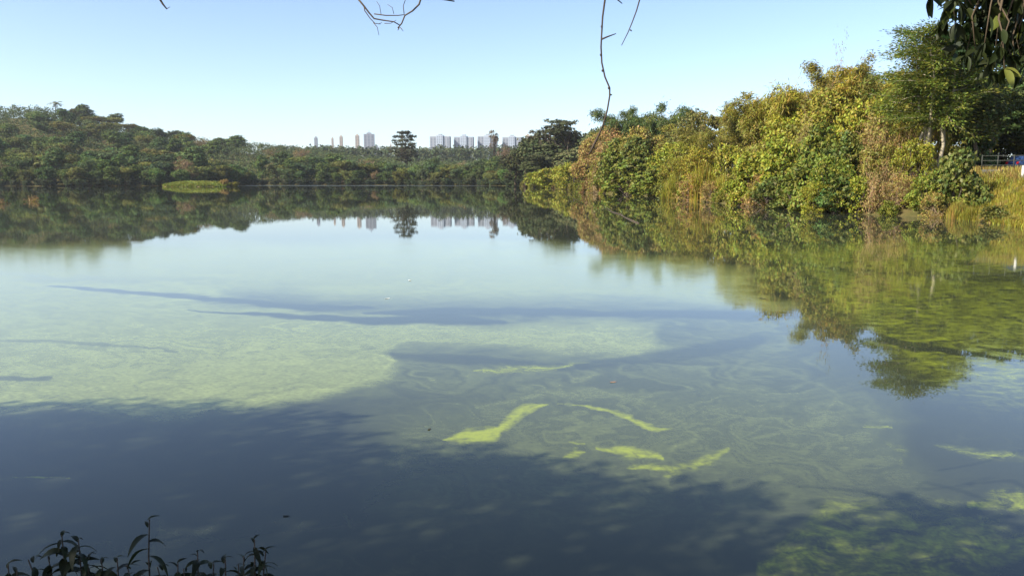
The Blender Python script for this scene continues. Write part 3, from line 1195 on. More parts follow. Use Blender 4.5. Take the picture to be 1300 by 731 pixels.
# trees that stand out of the far wood
put('layered', 514, 560, 167, 31, (.07, .075, .04), 'layered_tree', 'lone tall tree with layered branches rising above the far wood beside the towers', 'tree', rot=.4)
put('open', 627, 560, 166, 10, (.20, .17, .12), 'sparse_tree', 'thin sparse-topped tree standing in front of the third tower block', 'tree')
put('dry', 641, 545, 184, 22, (.13, .095, .055), 'dry_tree', 'brownish round-topped tree partly covering the fourth tower block', 'tree')
put('open', 698, 360, 154, 46, (.085, .095, .045), 'sparse_tree', 'open-crowned dark tree on the point, with sky showing through its top', 'tree')
put('open', 722, 350, 152, 40, (.08, .09, .045), 'sparse_tree', 'umbrella-topped dark tree beside the open-crowned tree on the point', 'tree')
put('open', 676, 372, 166, 30, (.075, .07, .045), 'sparse_tree', 'small thin-topped tree at the left foot of the wooded point', 'tree')
for i, (u, D, tv, w) in enumerate(((668, 385, 186, 46), (690, 372, 176, 55), (712, 362, 170, 55), (736, 350, 166, 52), (760, 345, 164, 50), (655, 395, 198, 40), (700, 355, 196, 50), (728, 335, 190, 50), (676, 362, 206, 36))):
    put(['clumpy', 'round', 'tall'][i % 3], u, D, tv, w, jit((.08, .095, .042), fr2), 'broad_tree', ['loose-crowned', 'round-crowned', 'tall narrow'][i % 3] + (' dull green tree at the waterside of the wooded point' if i > 4 else ' dull green tree on the skyline of the wooded point'), 'tree', ['loose-crowned', 'round-crowned', 'tall narrow'][i % 3] + (' trees at the waterside of the wooded point' if i > 4 else ' trees on the skyline of the wooded point'))

# ------------------------------------------------------------------ the sunny bank
YG = (.195, .205, .022)     # yellow-green
OL = (.15, .145, .025)    # olive
GR = (.10, .125, .02)   # green
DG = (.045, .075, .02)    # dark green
BR = (.22, .165, .05)     # dry brown
OR = (.23, .155, .05)      # rusty
LG = (.165, .19, .02)      # lime green

BANK = [
    # back row, far to near
    ('bank_tree', 770, 240, 168, 62, OL, 'broad_tree', 'olive tree behind the brown vine-hung slope', 'tree'),
    ('bamboo', 795, 205, 141, 60, DG, 'bamboo_clump', 'dark bamboo clump with spiky tips, left of two on the skyline', 'bamboo'),
    ('bamboo_b', 836, 195, 139, 66, DG, 'bamboo_clump', 'dark bamboo clump with spiky tips, right of two on the skyline', 'bamboo'),
    ('bank_tree_b', 815, 200, 152, 80, DG, 'broad_tree', 'dark dense tree under the two spiky bamboo clumps', 'tree'),
    ('bank_tree', 880, 165, 143, 58, (.11, .11, .03), 'broad_tree', 'brownish green tree right of the dark bamboo clumps', 'tree'),
    ('bank_tree_b', 915, 150, 141, 60, (.12, .115, .03), 'broad_tree', 'olive round tree in the dip of the skyline', 'tree'),
    ('bamboo', 948, 138, 134, 64, OL, 'bamboo_clump', 'olive bamboo clump in the dip of the skyline', 'bamboo'),
    ('bamboo_b', 905, 140, 165, 70, OL, 'bamboo_clump', 'arching bamboo clump below the olive round tree', 'bamboo'),
    ('bank_tree_b', 860, 172, 160, 60, OL, 'broad_tree', 'low olive tree behind the yellow reeds', 'tree'),
    # brown vine-hung slope and its neighbours
    ('heap', 752, 232, 176, 46, BR, 'vine_mound', 'dry brown vines smothering a tree at the edge of the point', 'shrub'),
    ('heap_b', 786, 205, 163, 66, (.22, .155, .05), 'vine_mound', 'rusty brown vine-covered slope beneath the dark bamboo', 'shrub'),
    ('heap', 818, 182, 166, 62, (.19, .165, .035), 'vine_mound', 'yellowish brown vine heap beside the rusty slope', 'shrub'),
    ('mound', 704, 312, 212, 50, YG, 'grassy_shrub', 'yellow-green shrub mound at the tip of the bank', 'shrub'),
    ('mound_b', 730, 268, 207, 52, YG, 'grassy_shrub', 'larger yellow-green mound beside the dark ball-shaped shrub', 'shrub'),
    ('low', 682, 335, 219, 30, LG, 'grassy_shrub', 'small lime shrub where the bank meets the far shore', 'shrub'),
    ('broad_b', 728, 272, 230, 22, DG, 'ball_shrub', 'small dark ball-shaped shrub at the water in front of the yellow mound', 'shrub'),
    ('broad', 782, 186, 182, 52, GR, 'leafy_bush', 'green leafy bush sloping down to the water below the rusty vines', 'shrub'),
    ('broad', 812, 172, 177, 56, (.068, .09, .02), 'leafy_bush', 'dark green big-leaved bush overhanging the water', 'shrub'),
    ('broad_b', 800, 170, 205, 52, GR, 'leafy_bush', 'rounded green bush in front of the big-leaved dark one', 'shrub'),
    ('mound', 762, 200, 205, 34, OL, 'leafy_bush', 'olive bush at the left foot of the green slope', 'shrub'),
    ('dryleaf', 760, 192, 222, 30, BR, 'dry_shrub', 'dry brown shrub at the water by the green slope', 'shrub'),
    ('mound', 848, 150, 184, 56, LG, 'leafy_bush', 'light green bush tumbling down beside the big-leaved dark one', 'shrub'),
    ('broad_b', 838, 148, 212, 48, GR, 'leafy_bush', 'green bush in shade beside the yellow reeds', 'shrub'),
    ('fine', 872, 138, 182, 46, YG, 'leafy_bush', 'fine-leaved yellow bush above the reeds', 'shrub'),
    # reeds and orange shrubs
    ('reeds', 862, 127, 222, 36, (.16, .16, .02), 'reed_stand', 'stand of yellow reeds next to the light green bush', 'reeds'),
    ('fine', 893, 124, 190, 58, (.21, .19, .02), 'leafy_bush', 'bright yellow bush rising behind the tall reeds', 'shrub'),
    ('fine', 862, 130, 204, 44, (.19, .18, .02), 'leafy_bush', 'yellow-green bush rising behind the reeds next to the light green bush', 'shrub'),
    ('reeds', 894, 119, 212, 40, (.21, .19, .02), 'reed_stand', 'tall stand of bright yellow reeds in the middle of the bank', 'reeds'),
    ('reeds_b', 921, 113, 222, 34, (.19, .175, .02), 'reed_stand', 'yellow reeds beside the lime-leaved shrub', 'reeds'),
    ('dryleaf', 879, 119, 222, 40, OR, 'dry_shrub', 'orange-brown shrub at the water in front of the reeds', 'shrub'),
    ('dryleaf', 905, 112, 230, 34, (.23, .17, .05), 'dry_shrub', 'straw-coloured shrub at the water in front of the reeds', 'shrub'),
    ('low', 855, 131, 230, 30, DG, 'low_shrub', 'low dark shrub at the foot of the yellow reeds', 'shrub'),
    ('mound_b', 926, 118, 186, 46, YG, 'leafy_bush', 'yellow-green bush rising behind the lime-leaved shrub', 'shrub'),
    # rising mass
    ('bamboo', 985, 112, 120, 92, (.19, .18, .025), 'bamboo_clump', 'yellowish bamboo clump where the skyline starts to climb', 'bamboo'),
    ('bamboo_b', 1030, 102, 100, 104, (.20, .185, .022), 'bamboo_clump', 'large yellow bamboo clump with arching feathery tips on the skyline', 'bamboo'),
    ('bamboo_tall', 1068, 98, 84, 84, (.18, .165, .03), 'bamboo_clump', 'tallest bamboo clump with bare sprigs above the skyline', 'bamboo'),
    ('bamboo', 1105, 94, 92, 104, (.22, .19, .022), 'bamboo_clump', 'bright yellow bamboo clump left of the feathery tree', 'bamboo'),
    ('bamboo_b', 1150, 90, 108, 96, OL, 'bamboo_clump', 'olive bamboo clump behind the feathery tree', 'bamboo'),
    ('heap_b', 975, 108, 158, 70, OL, 'vine_mound', 'olive vine-covered heap under the yellowish bamboo', 'shrub'),
    ('heap', 1015, 98, 142, 92, YG, 'vine_mound', 'yellow-green vine heap under the arching bamboo', 'shrub'),
    ('heap_b', 1062, 92, 118, 92, (.17, .17, .022), 'vine_mound', 'high vine-draped heap in the middle of the tall thicket', 'shrub'),
    ('heap', 1108, 87, 124, 88, YG, 'vine_mound', 'yellow vine heap below the bright bamboo', 'shrub'),
    ('broad', 1040, 84, 160, 70, GR, 'leafy_bush', 'green big-leaved climber on the front of the tall thicket', 'shrub'),
    ('broad', 1075, 80, 172, 66, (.07, .095, .02), 'leafy_bush', 'darker big-leaved climber beside the brown dead branches', 'shrub'),
    ('mound', 1000, 90, 178, 66, LG, 'leafy_bush', 'lime green bush on the face of the tall thicket', 'shrub'),
    ('mound_b', 1052, 77, 200, 62, (.11, .15, .02), 'leafy_bush', 'green bush low on the face of the tall thicket', 'shrub'),
    ('broad_b', 1022, 80, 208, 54, GR, 'leafy_bush', 'leafy green bush just above the water under the tall thicket', 'shrub'),
    ('broad_b', 1068, 74.5, 222, 48, (.05, .085, .02), 'leafy_bush', 'dark glossy bush at the water under the tall thicket', 'shrub'),
    ('mound_b', 1090, 73, 226, 46, LG, 'leafy_bush', 'bright green bush at the water beside the dark glossy one', 'shrub'),
    ('fine', 1040, 76, 232, 46, YG, 'leafy_bush', 'fine yellow bush at the water under the tall thicket', 'shrub'),
    ('mound', 968, 98, 186, 56, (.17, .18, .022), 'leafy_bush', 'yellow-green bush next to the lime-leaved shrub', 'shrub'),
    ('broad', 950, 97, 196, 54, LG, 'leafy_bush', 'lime-leaved shrub with dark gaps at the water', 'shrub'),
    ('dryleaf', 962, 93, 222, 40, OR, 'dry_shrub', 'rusty shrub between the lime-leaved shrub and the tall thicket', 'shrub'),
    ('broad_b', 988, 87, 226, 46, (.068, .09, .02), 'leafy_bush', 'dark bush at the water beside the rusty shrub', 'shrub'),
    ('low', 938, 97, 240, 32, YG, 'low_shrub', 'low yellow shrub at the foot of the lime-leaved shrub', 'shrub'),
    # dead thicket
    ('thicket', 1122, 80, 148, 74, (.25, .17, .06), 'dead_thicket', 'tangle of dead brown branches in the tall thicket', 'thicket'),
    ('thicket_b', 1150, 77, 138, 70, (.23, .16, .06), 'dead_thicket', 'bare reddish branches left of the feathery tree', 'thicket'),
    ('thicket', 1080, 95, 84, 70, (.20, .15, .06), 'dead_thicket', 'bare sprigs sticking out above the tallest bamboo', 'thicket'),
    ('thicket', 1036, 90, 138, 54, (.20, .16, .05), 'dead_thicket', 'dead climbing stems on the yellow-green vine heap', 'thicket'),
    ('thicket_b', 970, 99, 176, 46, (.22, .16, .05), 'dead_thicket', 'dead stems beside the lime-leaved shrub', 'thicket'),
    ('thicket', 780, 196, 172, 50, (.24, .16, .06), 'dead_thicket', 'tangle of dead stems on the rusty vine-covered slope', 'thicket'),
    ('dryleaf', 1128, 77, 150, 66, (.20, .155, .05), 'dry_shrub', 'brown dry-leaved climber hanging over the dead branches', 'shrub'),
    ('thicket_b', 1118, 71.5, 205, 66, (.22, .16, .06), 'dead_thicket', 'grey dead branches dipping into the water', 'thicket'),
    ('dryleaf', 1140, 70.5, 222, 44, BR, 'dry_shrub', 'dry brown shrub at the water under the dead branches', 'shrub'),
    ('fine', 1118, 76, 186, 60, OL, 'leafy_bush', 'olive fine-leaved bush among the dead branches', 'shrub'),
    # feathery tree and its surroundings
    ('fine', 1165, 72, 178, 54, YG, 'leafy_bush', 'yellow fine-leaved bush at the foot of the feathery tree', 'shrub'),
    ('heap', 1168, 82, 128, 70, (.20, .185, .025), 'vine_mound', 'yellow climber filling the gap left of the pale trunks', 'shrub'),
    ('broad', 1204, 66.5, 205, 56, GR, 'leafy_bush', 'green leafy bush below the pale trunks', 'shrub'),
    ('broad_b', 1222, 66, 192, 44, (.068, .09, .02), 'leafy_bush', 'dark green bush right of the pale trunks by the grassy slope', 'shrub'),
    ('mound_b', 1180, 67.5, 222, 48, (.12, .15, .02), 'leafy_bush', 'green bush at the water below the pale trunks', 'shrub'),
    ('dryleaf', 1190, 65.6, 244, 36, (.26, .20, .05), 'dry_shrub', 'straw-coloured shrub at the water beside the grassy slope', 'shrub'),
    ('low', 1162, 69.4, 246, 34, LG, 'low_shrub', 'low lime shrub at the water near the dead branches', 'shrub'),
    # shaded wood behind the grassy slope
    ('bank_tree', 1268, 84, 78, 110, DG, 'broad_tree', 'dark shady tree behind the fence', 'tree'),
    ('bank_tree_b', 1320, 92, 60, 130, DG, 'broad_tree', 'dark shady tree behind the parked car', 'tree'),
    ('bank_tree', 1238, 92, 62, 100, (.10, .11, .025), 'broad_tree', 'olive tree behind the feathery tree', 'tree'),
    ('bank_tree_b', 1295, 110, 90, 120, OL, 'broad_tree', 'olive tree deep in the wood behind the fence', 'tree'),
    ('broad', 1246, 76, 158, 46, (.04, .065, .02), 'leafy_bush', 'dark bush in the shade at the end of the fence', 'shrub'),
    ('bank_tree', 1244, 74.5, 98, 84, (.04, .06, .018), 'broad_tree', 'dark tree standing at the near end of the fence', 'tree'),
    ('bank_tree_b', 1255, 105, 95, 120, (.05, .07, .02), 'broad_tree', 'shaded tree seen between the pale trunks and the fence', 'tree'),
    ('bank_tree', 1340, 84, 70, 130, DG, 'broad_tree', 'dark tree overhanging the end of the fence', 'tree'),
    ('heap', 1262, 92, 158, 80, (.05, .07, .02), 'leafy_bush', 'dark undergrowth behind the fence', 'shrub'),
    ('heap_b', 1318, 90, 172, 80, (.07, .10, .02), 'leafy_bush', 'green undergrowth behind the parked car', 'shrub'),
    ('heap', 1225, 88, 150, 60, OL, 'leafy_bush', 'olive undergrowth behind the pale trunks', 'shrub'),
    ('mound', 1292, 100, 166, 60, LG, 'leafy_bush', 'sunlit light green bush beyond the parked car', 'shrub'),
]
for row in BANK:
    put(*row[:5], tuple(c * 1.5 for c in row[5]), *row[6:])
plant_f = put('feather', 1192, 73, 36, 128, (.13, .18, .03), 'feathery_tree', 'tall feathery tree with several pale trunks above the bank', 'tree', rot=.9)

# small waterline shrubs filling the foot of the bank
wr2 = np.random.default_rng(404)
line_r = np.array([P(u, v)[:2] for u, v in SH_R[4:]])
for i in range(len(line_r) - 1):
    a, b = line_r[i], line_r[i + 1]
    L_ = np.hypot(*(b - a))
    n = max(1, int(L_ / (2.6 if a[1] < 120 else 6)))
    nr = np.array([-(b - a)[1], (b - a)[0]]) / L_
    if shore_d(*(a + nr)) < 0:
        nr = -nr
    for k in range(n):
        q = a + (b - a) * (k + wr2.random()) / n + nr * wr2.uniform(.3, 1.2)
        sc = wr2.uniform(.7, 1.25) * (1 if q[1] < 120 else 1.5)
        ci = wr2.integers(5)
        c = [YG, OL, GR, BR, LG][ci]
        cw = ['yellow-green', 'olive', 'green', 'dry brown', 'lime'][ci]
        pw = 'below the pale trunks' if q[1] < 72 else 'below the tall thicket' if q[1] < 95 else 'below the reeds' if q[1] < 135 else 'towards the wooded point'
        plant('low', (q[0], q[1], max(gz(*q), 0) - .1), sc, sc, wr2.uniform(0, 6.28), jit(c, wr2), 'low_shrub',
              'small low ' + cw + ' shrub trailing into the water ' + pw, 'shrub', cw + ' shrubs trailing into the water ' + pw)


# grass of the slope beside the fence
def bank_grass():
    rng = np.random.default_rng(909)
    n = 60000
    u = rng.uniform(1185, 1420, n)
    D = rng.uniform(40, 76, n)
    x, y = (u - 650) / F * D, D
    d = poly_sd(np.stack([x, y], 1), LAKE)
    ok = (d > .15) & (d < 14)
    x, y, d = x[ok], y[ok], d[ok]
    z = ground_z(x, y)
    n = len(x)
    pat = fbm(x * .5, y * .5, 12, 3)
    hh = rng.uniform(.22, .5, n) * (.6 + .9 * pat)
    an = rng.uniform(0, 6.283, n)
    dx, dy = np.cos(an), np.sin(an)
    be = hh * rng.uniform(.2, .7, n)
    w = .035
    rows = []
    for t, wd in ((0, 1), (1, .15)):
        cx, cy, cz = x + dx * be * t, y + dy * be * t, z + hh * t - .03
        rows.append(np.stack([cx + dy * w * wd, cy - dx * w * wd, cz], 1))
        rows.append(np.stack([cx - dy * w * wd, cy + dx * w * wd, cz], 1))
    V = np.stack(rows, 1).reshape(-1, 3)
    i = np.arange(n)[:, None] * 4
    Q = i + np.array([[0, 1, 3, 2]])
    dryness = pat > .52
    for nm, sel, col, lb in (('grass', ~dryness, (.27, .25, .03), 'short yellow-green grass on the slope below the fence'),
                             ('dry_grass', dryness, (.34, .28, .07), 'straw-coloured dry grass patches on the slope below the fence')):
        k = np.where(sel)[0]
        VV = V.reshape(-1, 4, 3)[k].reshape(-1, 3)
        QQ = np.arange(len(k))[:, None] * 4 + np.array([[0, 1, 3, 2]])
        o = link(nm, mesh_np(nm, VV, QQ, M['leaf']))
        o.color = (*col, 1)
        tag(o, lb, 'grass', kind='stuff')


bank_grass()
for i, (u, D, tv, w, c, lb) in enumerate((
        (1236, 61, 262, 24, (.24, .23, .03), 'yellow grass tuft hanging over the water at the left of the slope'),
        (1262, 57.5, 262, 30, (.12, .13, .03), 'dull green shrub at the water under the grassy slope'),
        (1286, 55, 274, 20, (.27, .24, .05), 'straw tuft at the water under the grassy slope'),
        (1218, 63.5, 256, 22, (.26, .23, .04), 'straw grass tuft between the bushes and the grassy slope'))):
    put(['reeds_b', 'low', 'reeds_b', 'reeds_b'][i], u, D, tv, w, c, ['grass_tuft', 'low_shrub', 'grass_tuft', 'grass_tuft'][i], lb, ['grass', 'shrub', 'grass', 'grass'][i])

# ------------------------------------------------------------------ grassy islet off the far shore
isl = P(245, 237.2)


def islet():
    nx, ny = 60, 24
    xs, ys = np.linspace(-1, 1, nx), np.linspace(-1, 1, ny)
    X, Y = np.meshgrid(xs, ys)
    r = np.sqrt(X ** 2 + Y ** 2)
    Z = 1.9 * np.clip(1 - r ** 2.4, -.3, 1) + .35 * (fbm(X.ravel() * 4 + 5, Y.ravel() * 3, 8).reshape(X.shape) - .5)
    V = np.stack([X.ravel() * 17, Y.ravel() * 9, Z.ravel() - .15], 1)
    i, j = np.meshgrid(np.arange(ny - 1), np.arange(nx - 1), indexing='ij')
    Q = np.stack([i * nx + j, i * nx + j + 1, (i + 1) * nx + j + 1, (i + 1) * nx + j], -1).reshape(-1, 4)
    o = link('islet', mesh_np('islet', V, Q, simple_mat('soil', (.26, .19, .11), .95, .3, .6, spec=.1)), None, (isl[0], isl[1] + 6, 0))
    o['kind'] = 'structure'
    rng = np.random.default_rng(31)
    n = 16000
    gx, gy = rng.uniform(-1, .86, n), rng.uniform(-1, 1, n)
    ok = np.hypot(gx, gy) < .97
    gx, gy = gx[ok], gy[ok]
    n = len(gx)
    z = 1.9 * (1 - np.hypot(gx, gy) ** 2.4) - .2
    hh = rng.uniform(.4, 1.2, n) * (.45 + 1.1 * fbm(gx * 5 + 9, gy * 4, 4, 3))
    an = rng.uniform(0, 6.283, n)
    dx, dy = np.cos(an), np.sin(an)
    w = .16
    rows = []
    for t, wd in ((0, 1), (1, .2)):
        cx, cy, cz = gx * 17 + dx * hh * .35 * t, gy * 9 + dy * hh * .35 * t, z + hh * t
        rows.append(np.stack([cx + dy * w * wd, cy - dx * w * wd, cz], 1))
        rows.append(np.stack([cx - dy * w * wd, cy + dx * w * wd, cz], 1))
    V = np.stack(rows, 1).reshape(-1, 3)
    Q = np.arange(n)[:, None] * 4 + np.array([[0, 1, 3, 2]])
    g = link('islet_grass', mesh_np('islet_grass', V, Q, M['leaf']), None, (isl[0], isl[1] + 6, 0))
    g.color = (.20, .25, .03, 1)
    tag(g, 'bright green grass covering the low islet before the far wood', 'grass', kind='stuff')


islet()
for i, (du, tv, w, c, lb) in enumerate(((40, 228, 12, BR, 'brown shrub at the bare earth end of the grassy islet'), (50, 231, 12, OL, 'olive shrub just off the bare end of the grassy islet'))):
    put('bushy', 245 + du, isl[1] + 5, tv, w, c, 'shrub', lb, 'shrub', sink=.2)


# dead weeds standing in the open water
def water_weed(u, v, h, label):
    p = P(u, v)
    rng = np.random.default_rng(int(u * 7 + 3))
    root = link('water_weed', None, None, (p[0], p[1], 0))
    tb = Tubes()
    c = []
    for k in range(12):
        q = np.array([rng.normal() * .35, rng.normal() * .3, -.3])
        d = unit(np.array([rng.normal() * .6, rng.normal() * .5, .9]))
        pts = [q]
        for i in range(6):
            d = unit(d + rng.normal(size=3) * .3)
            q = q + d * h * rng.uniform(.12, .24)
            pts.append(q)
        tb.tube(pts, [.03, .028, .025, .02, .016, .012, .008], 4)
        c += pts[2:]
    link('stems', tb.mesh('weed_stems', M['dry_twig']), root)
    c = np.array(c)
    c = c[c[:, 2] > .05]
    idx = np.repeat(np.arange(len(c)), 6)
    pos = c[idx] + rng.normal(size=(len(idx), 3)) * .1
    V = leaves_np(pos, rng.normal(size=pos.shape), rng.normal(size=pos.shape), np.full(len(idx), .24), np.full(len(idx), .12))
    lf = link('leaves', leaf_mesh('weed_leaves', V, M['leaf']), root)
    lf.color = (.30, .22, .09, 1)
    tag(root, label, 'water weed')


water_weed(3, 259, 1.3, 'pale brown clump of dead weed standing in the open lake')
water_weed(41, 256, 1.1, 'duller clump of dead weed in the lake beside the pale brown one')

# stick lying in the water
tb = Tubes()
rs = np.random.default_rng(3)
a_, b_ = P(765, 263), P(811, 284)
tb.tube(crook(a_ + [0, 0, .10], b_ + [0, 0, .02], 7, .05, rs), [.02, .03, .035, .04, .045, .05, .055, .05], 6)
tb.tube(crook(a_ + [.5, -1, .12], a_ + [-1.2, -2.0, .5], 4, .04, rs), [.03, .025, .02, .015, .01], 5)
o = link('floating_branch', tb.mesh('floating_branch', M['twig']))
tag(o, 'dark bare branch lying in the water off the sunny bank', 'branch')

for i, (u, v, l_, c, lb) in enumerate(((363, 655, .03, (.02, .02, .015), 'tiny dark leaf floating in the shaded water'), (545, 545, .035, (.03, .03, .02), 'tiny dark leaf floating near the edge of the shade'),
        (968, 379, .1, (.03, .03, .02), 'dark speck of debris floating in the clear band of the lake'), (492, 379, .07, (.6, .6, .55), 'pale speck floating on the algae film'),
        (520, 356, .08, (.6, .6, .55), 'pale speck floating beyond the algae film'), (778, 485, .05, (.30, .18, .12), 'reddish leaf floating on the open water'))):
    p = P(u, v)
    t = Tubes()
    a0 = i * 1.3
    ring = []
    for k in range(8):
        an = k * math.pi / 4
        ring.append(len(t.v))
        t.v.append(np.array([math.cos(an) * l_, math.sin(an) * l_ * .5, .004 + .1 * l_ * math.cos(an) ** 2]))
    t.v.append(np.array([0, 0, .006]))
    for k in range(8):
        t.f.append((ring[k], ring[(k + 1) % 8], 8))
    t.tube([(l_, 0, .1 * l_), (l_ * 1.5, .1 * l_, .2 * l_)], [.04 * l_, .02 * l_], 4)
    o = link('floating_leaf', t.mesh('floating_leaf', simple_mat('dead_leaf', c, .8, .3, 8)), None, (p[0], p[1], 0.0))
    o.rotation_euler = (0, 0, a0)
    tag(o, lb, 'leaf')

# ------------------------------------------------------------------ fence, car and shelter above the grassy slope
conc = simple_mat('concrete', (.12, .115, .10), .9, .2, 3, spec=.2)  # darkened to stand in for shade on the kerb
paint = simple_mat('shaded_grey_paint', (.035, .038, .03), .6, .15, 6)  # grey with the shade over the fence put into its colour
white_p = simple_mat('white_paint', (.5, .49, .46), .6, .08, 4)
fz = 3.72
fa, fb = np.array([PD(1246, 214, 70)[0], 70.0]), np.array([PD(1345, 214, 70)[0], 67.5])
fence = link('fence', None, None, (fa[0], fa[1], fz))
tag(fence, 'low grey post-and-rail fence on a concrete kerb above the grassy slope', 'fence')
fd = fb - fa
fl = np.hypot(*fd)
frz = math.atan2(fd[1], fd[0])
fence.rotation_euler = (0, 0, frz)
tk = Tubes()
tk.box((fl / 2, 0, .02), (fl, .3, .34))
link('kerb', tk.mesh('kerb', conc, False), fence)
tp = Tubes()
tp.tube([(0, 0, .15), (0, 0, 1.45)], [.05, .05], 8)
pm = tp.mesh('fence_post', paint)
np_ = 7
for i in range(np_):
    link('post', pm, fence, (fl * i / (np_ - 1), 0, 0))
tr = Tubes()
tr.tube([(0, 0, 0), (fl, 0, 0)], [.032, .032], 6)
rm = tr.mesh('fence_rail', paint)
for z in (.55, .95, 1.36):
    link('rail', rm, fence, (0, 0, z))

pp = PD(1299, 214, 66)
tb = Tubes()
tb.tube([(0, 0, -.3), (0, 0, 1.05)], [.11, .10], 10)
tb.tube([(0, 0, 1.05), (0, 0, 1.1)], [.12, .07], 10)
o = link('white_post', tb.mesh('white_post', white_p), None, (pp[0], 66, gz(pp[0], 66)))
tag(o, 'short white post standing in front of the parked blue car', 'post')


def build_car(loc, rz):
    blue = simple_mat('car_paint', (.02, .045, .13), .3, .05, 2, spec=.6)
    glass = simple_mat('car_glass', (.03, .04, .05), .08, .05, 2, spec=.8)
    rub = simple_mat('tyre', (.02, .02, .02), .9, .1, 5)
    alloy = simple_mat('alloy', (.5, .5, .5), .35, .05, 5, metal=.8)
    lamp = simple_mat('lamp_glass', (.7, .7, .68), .2, .05, 5)
    red = simple_mat('tail_lamp', (.4, .02, .02), .3, .05, 5)
    root = link('parked_car', None, None, loc)
    root.rotation_euler = (0, 0, rz)
    tag(root, 'small dark blue hatchback parked behind the fence', 'car')

    def extrude(profile, w0, w1f, mat, name):
        n = len(profile)
        v = []
        for sgn in (-1, 1):
            for (x, z) in profile:
                w = w0 * w1f(z)
                v.append((x, sgn * w, z))
        f = [tuple(range(n)), tuple(range(2 * n - 1, n - 1, -1))]
        for i in range(n):
            j = (i + 1) % n
            f.append((j, i, i + n, j + n))
        me = bpy.data.meshes.new(name)
        me.from_pydata(v, [], f)
        me.materials.append(mat)
        o_ = link(name, me, root)
        bv = o_.modifiers.new('bevel', 'BEVEL')
        bv.width = .06
        bv.segments = 3
        return o_
    extrude([(-1.9, .3), (-1.95, .65), (-1.8, .92), (-1.2, .98), (1.0, .95), (1.75, .82), (1.95, .62), (1.9, .3)], .84, lambda z: 1 if z < .7 else .95, blue, 'body')
    extrude([(-1.75, .93), (-1.45, 1.40), (-.9, 1.5), (.1, 1.49), (.45, 1.38), (1.1, .93)], .78, lambda z: 1 - .25 * (z - .93), blue, 'cabin')
    for s in (-1, 1):
        for x0, x1, nm in ((-1.35, -.55, 'rear_window'), (-.45, .62, 'front_window')):
            t = Tubes()
            b0 = len(t.v)
            for (x, z) in ((x0 - (.1 if x0 < -1 else 0), 1.0), (x1 + (.2 if x1 > .5 else 0), 1.0), (x1 - .15, 1.38), (x0 + (.08 if x0 < -1 else 0), 1.4)):
                t.v.append(np.array([x, s * (.79 * (1 - .25 * (z - .93)) + .012), z]))
            t.f.append((0, 1, 2, 3) if s < 0 else (3, 2, 1, 0))
            link('side_window', t.mesh(nm, glass, False), root)
    for x in (-1.22, 1.22):
        for s in (-1, 1):
            t = Tubes()
            t.tube([(0, -.1, 0), (0, .1, 0)], [.31, .31], 20)
            wh = link('wheel', t.mesh('wheel_tyre', rub), root, (x, s * .77, .31))
            t = Tubes()
            t.tube([(0, -.02, 0), (0, .02, 0)], [.19, .17], 12)
            link('rim', t.mesh('wheel_rim', alloy), wh, (0, s * .1, 0))
    for s in (-1, 1):
        t = Tubes()
        t.box((1.9, s * .6, .68), (.1, .34, .14))
        link('headlight', t.mesh('headlight', lamp, False), root)
        t = Tubes()
        t.box((-1.9, s * .66, .78), (.12, .2, .2))
        link('tail_light', t.mesh('tail_light', red, False), root)
    return root


cp = PD(1298, 208, 74)
build_car((cp[0] + .8, 74, gz(cp[0] + .8, 74)), math.radians(8))

# shelter whose pale roof edge shows among the trees
sp = PD(1310, 144, 105)
sg = gz(sp[0], 105)
sh = link('shelter', None, None, (sp[0], 105, sg))
tag(sh, 'open shelter with a pale flat roof glimpsed among the trees', 'shelter')
tb = Tubes()
tb.box((0, 0, sp[2] - sg), (6.5, 4.5, .35))
link('roof', tb.mesh('shelter_roof', white_p, False), sh)
tb = Tubes()
tb.box((0, 0, (sp[2] - sg) / 2 - .2), (.22, .22, sp[2] - sg - .1))
cm = tb.mesh('shelter_post', conc, False)
for sx, sy in ((-2.9, -1.9), (2.9, -1.9), (-2.9, 1.9), (2.9, 1.9)):
    link('post', cm, sh, (sx, sy, 0))

# ------------------------------------------------------------------ towers on the skyline
wall_b = simple_mat('tower_wall', (.27, .29, .33), .85, .06, .08, spec=.2)
wall_c = simple_mat('tower_core', (.38, .43, .50), .8, .06, .08, spec=.2)
wall_w = simple_mat('tower_warm', (.42, .35, .29), .85, .06, .08, spec=.2)
win_m = simple_mat('tower_window', (.13, .16, .20), .25, .1, .3, spec=.5)


def box_mesh(name, s, mat):
    t = Tubes()
    t.box((0, 0, 0), s)
    return t.mesh(name, mat, False)


def tower_block(u, D, top_v, wpx, rz, label, group=None):
    """Slab of flats: two wings, a taller middle bay, roof house and columns of windows."""
    p = PD(u, top_v, D)
    g = 38.0
    W, H = wpx / F * D, p[2] - g
    root = link('apartment_tower', None, None, (p[0], D, g))
    root.rotation_euler = (0, 0, rz)
    tag(root, label, 'building', group)
    hw = H - 4.5
    for s in (-1, 1):
        link('wing', box_mesh('wing', (W * .34, 15, hw), wall_b), root, (s * W * .33, 0, hw / 2))
    link('middle_bay', box_mesh('middle_bay', (W * .33, 18, H - 2.5), wall_c), root, (0, -.5, (H - 2.5) / 2))
    rh = link('roof_house', box_mesh('roof_house', (W * .16, 8, 2.6), wall_b), root, (0, 0, H - 1.2))
    for s in (-1, 1):
        for k in (-1, 1):
            t = Tubes()
            z = 4.0
            while z < hw - 1.5:
                t.box((0, 0, z), (W * .075, .3, 1.5))
                z += 3.0
            link('window_column', t.mesh('window_column', win_m, False), root, (s * W * .33 + k * W * .085, -7.6, 0))
    for k in (-1, 0, 1):
        t = Tubes()
        z = 4.0
        while z < H - 5:
            t.box((0, 0, z), (W * .055, .3, 1.3))
            z += 3.0
        link('window_column', t.mesh('window_column', win_m, False), root, (k * W * .1, -9.6, 0))
    return root


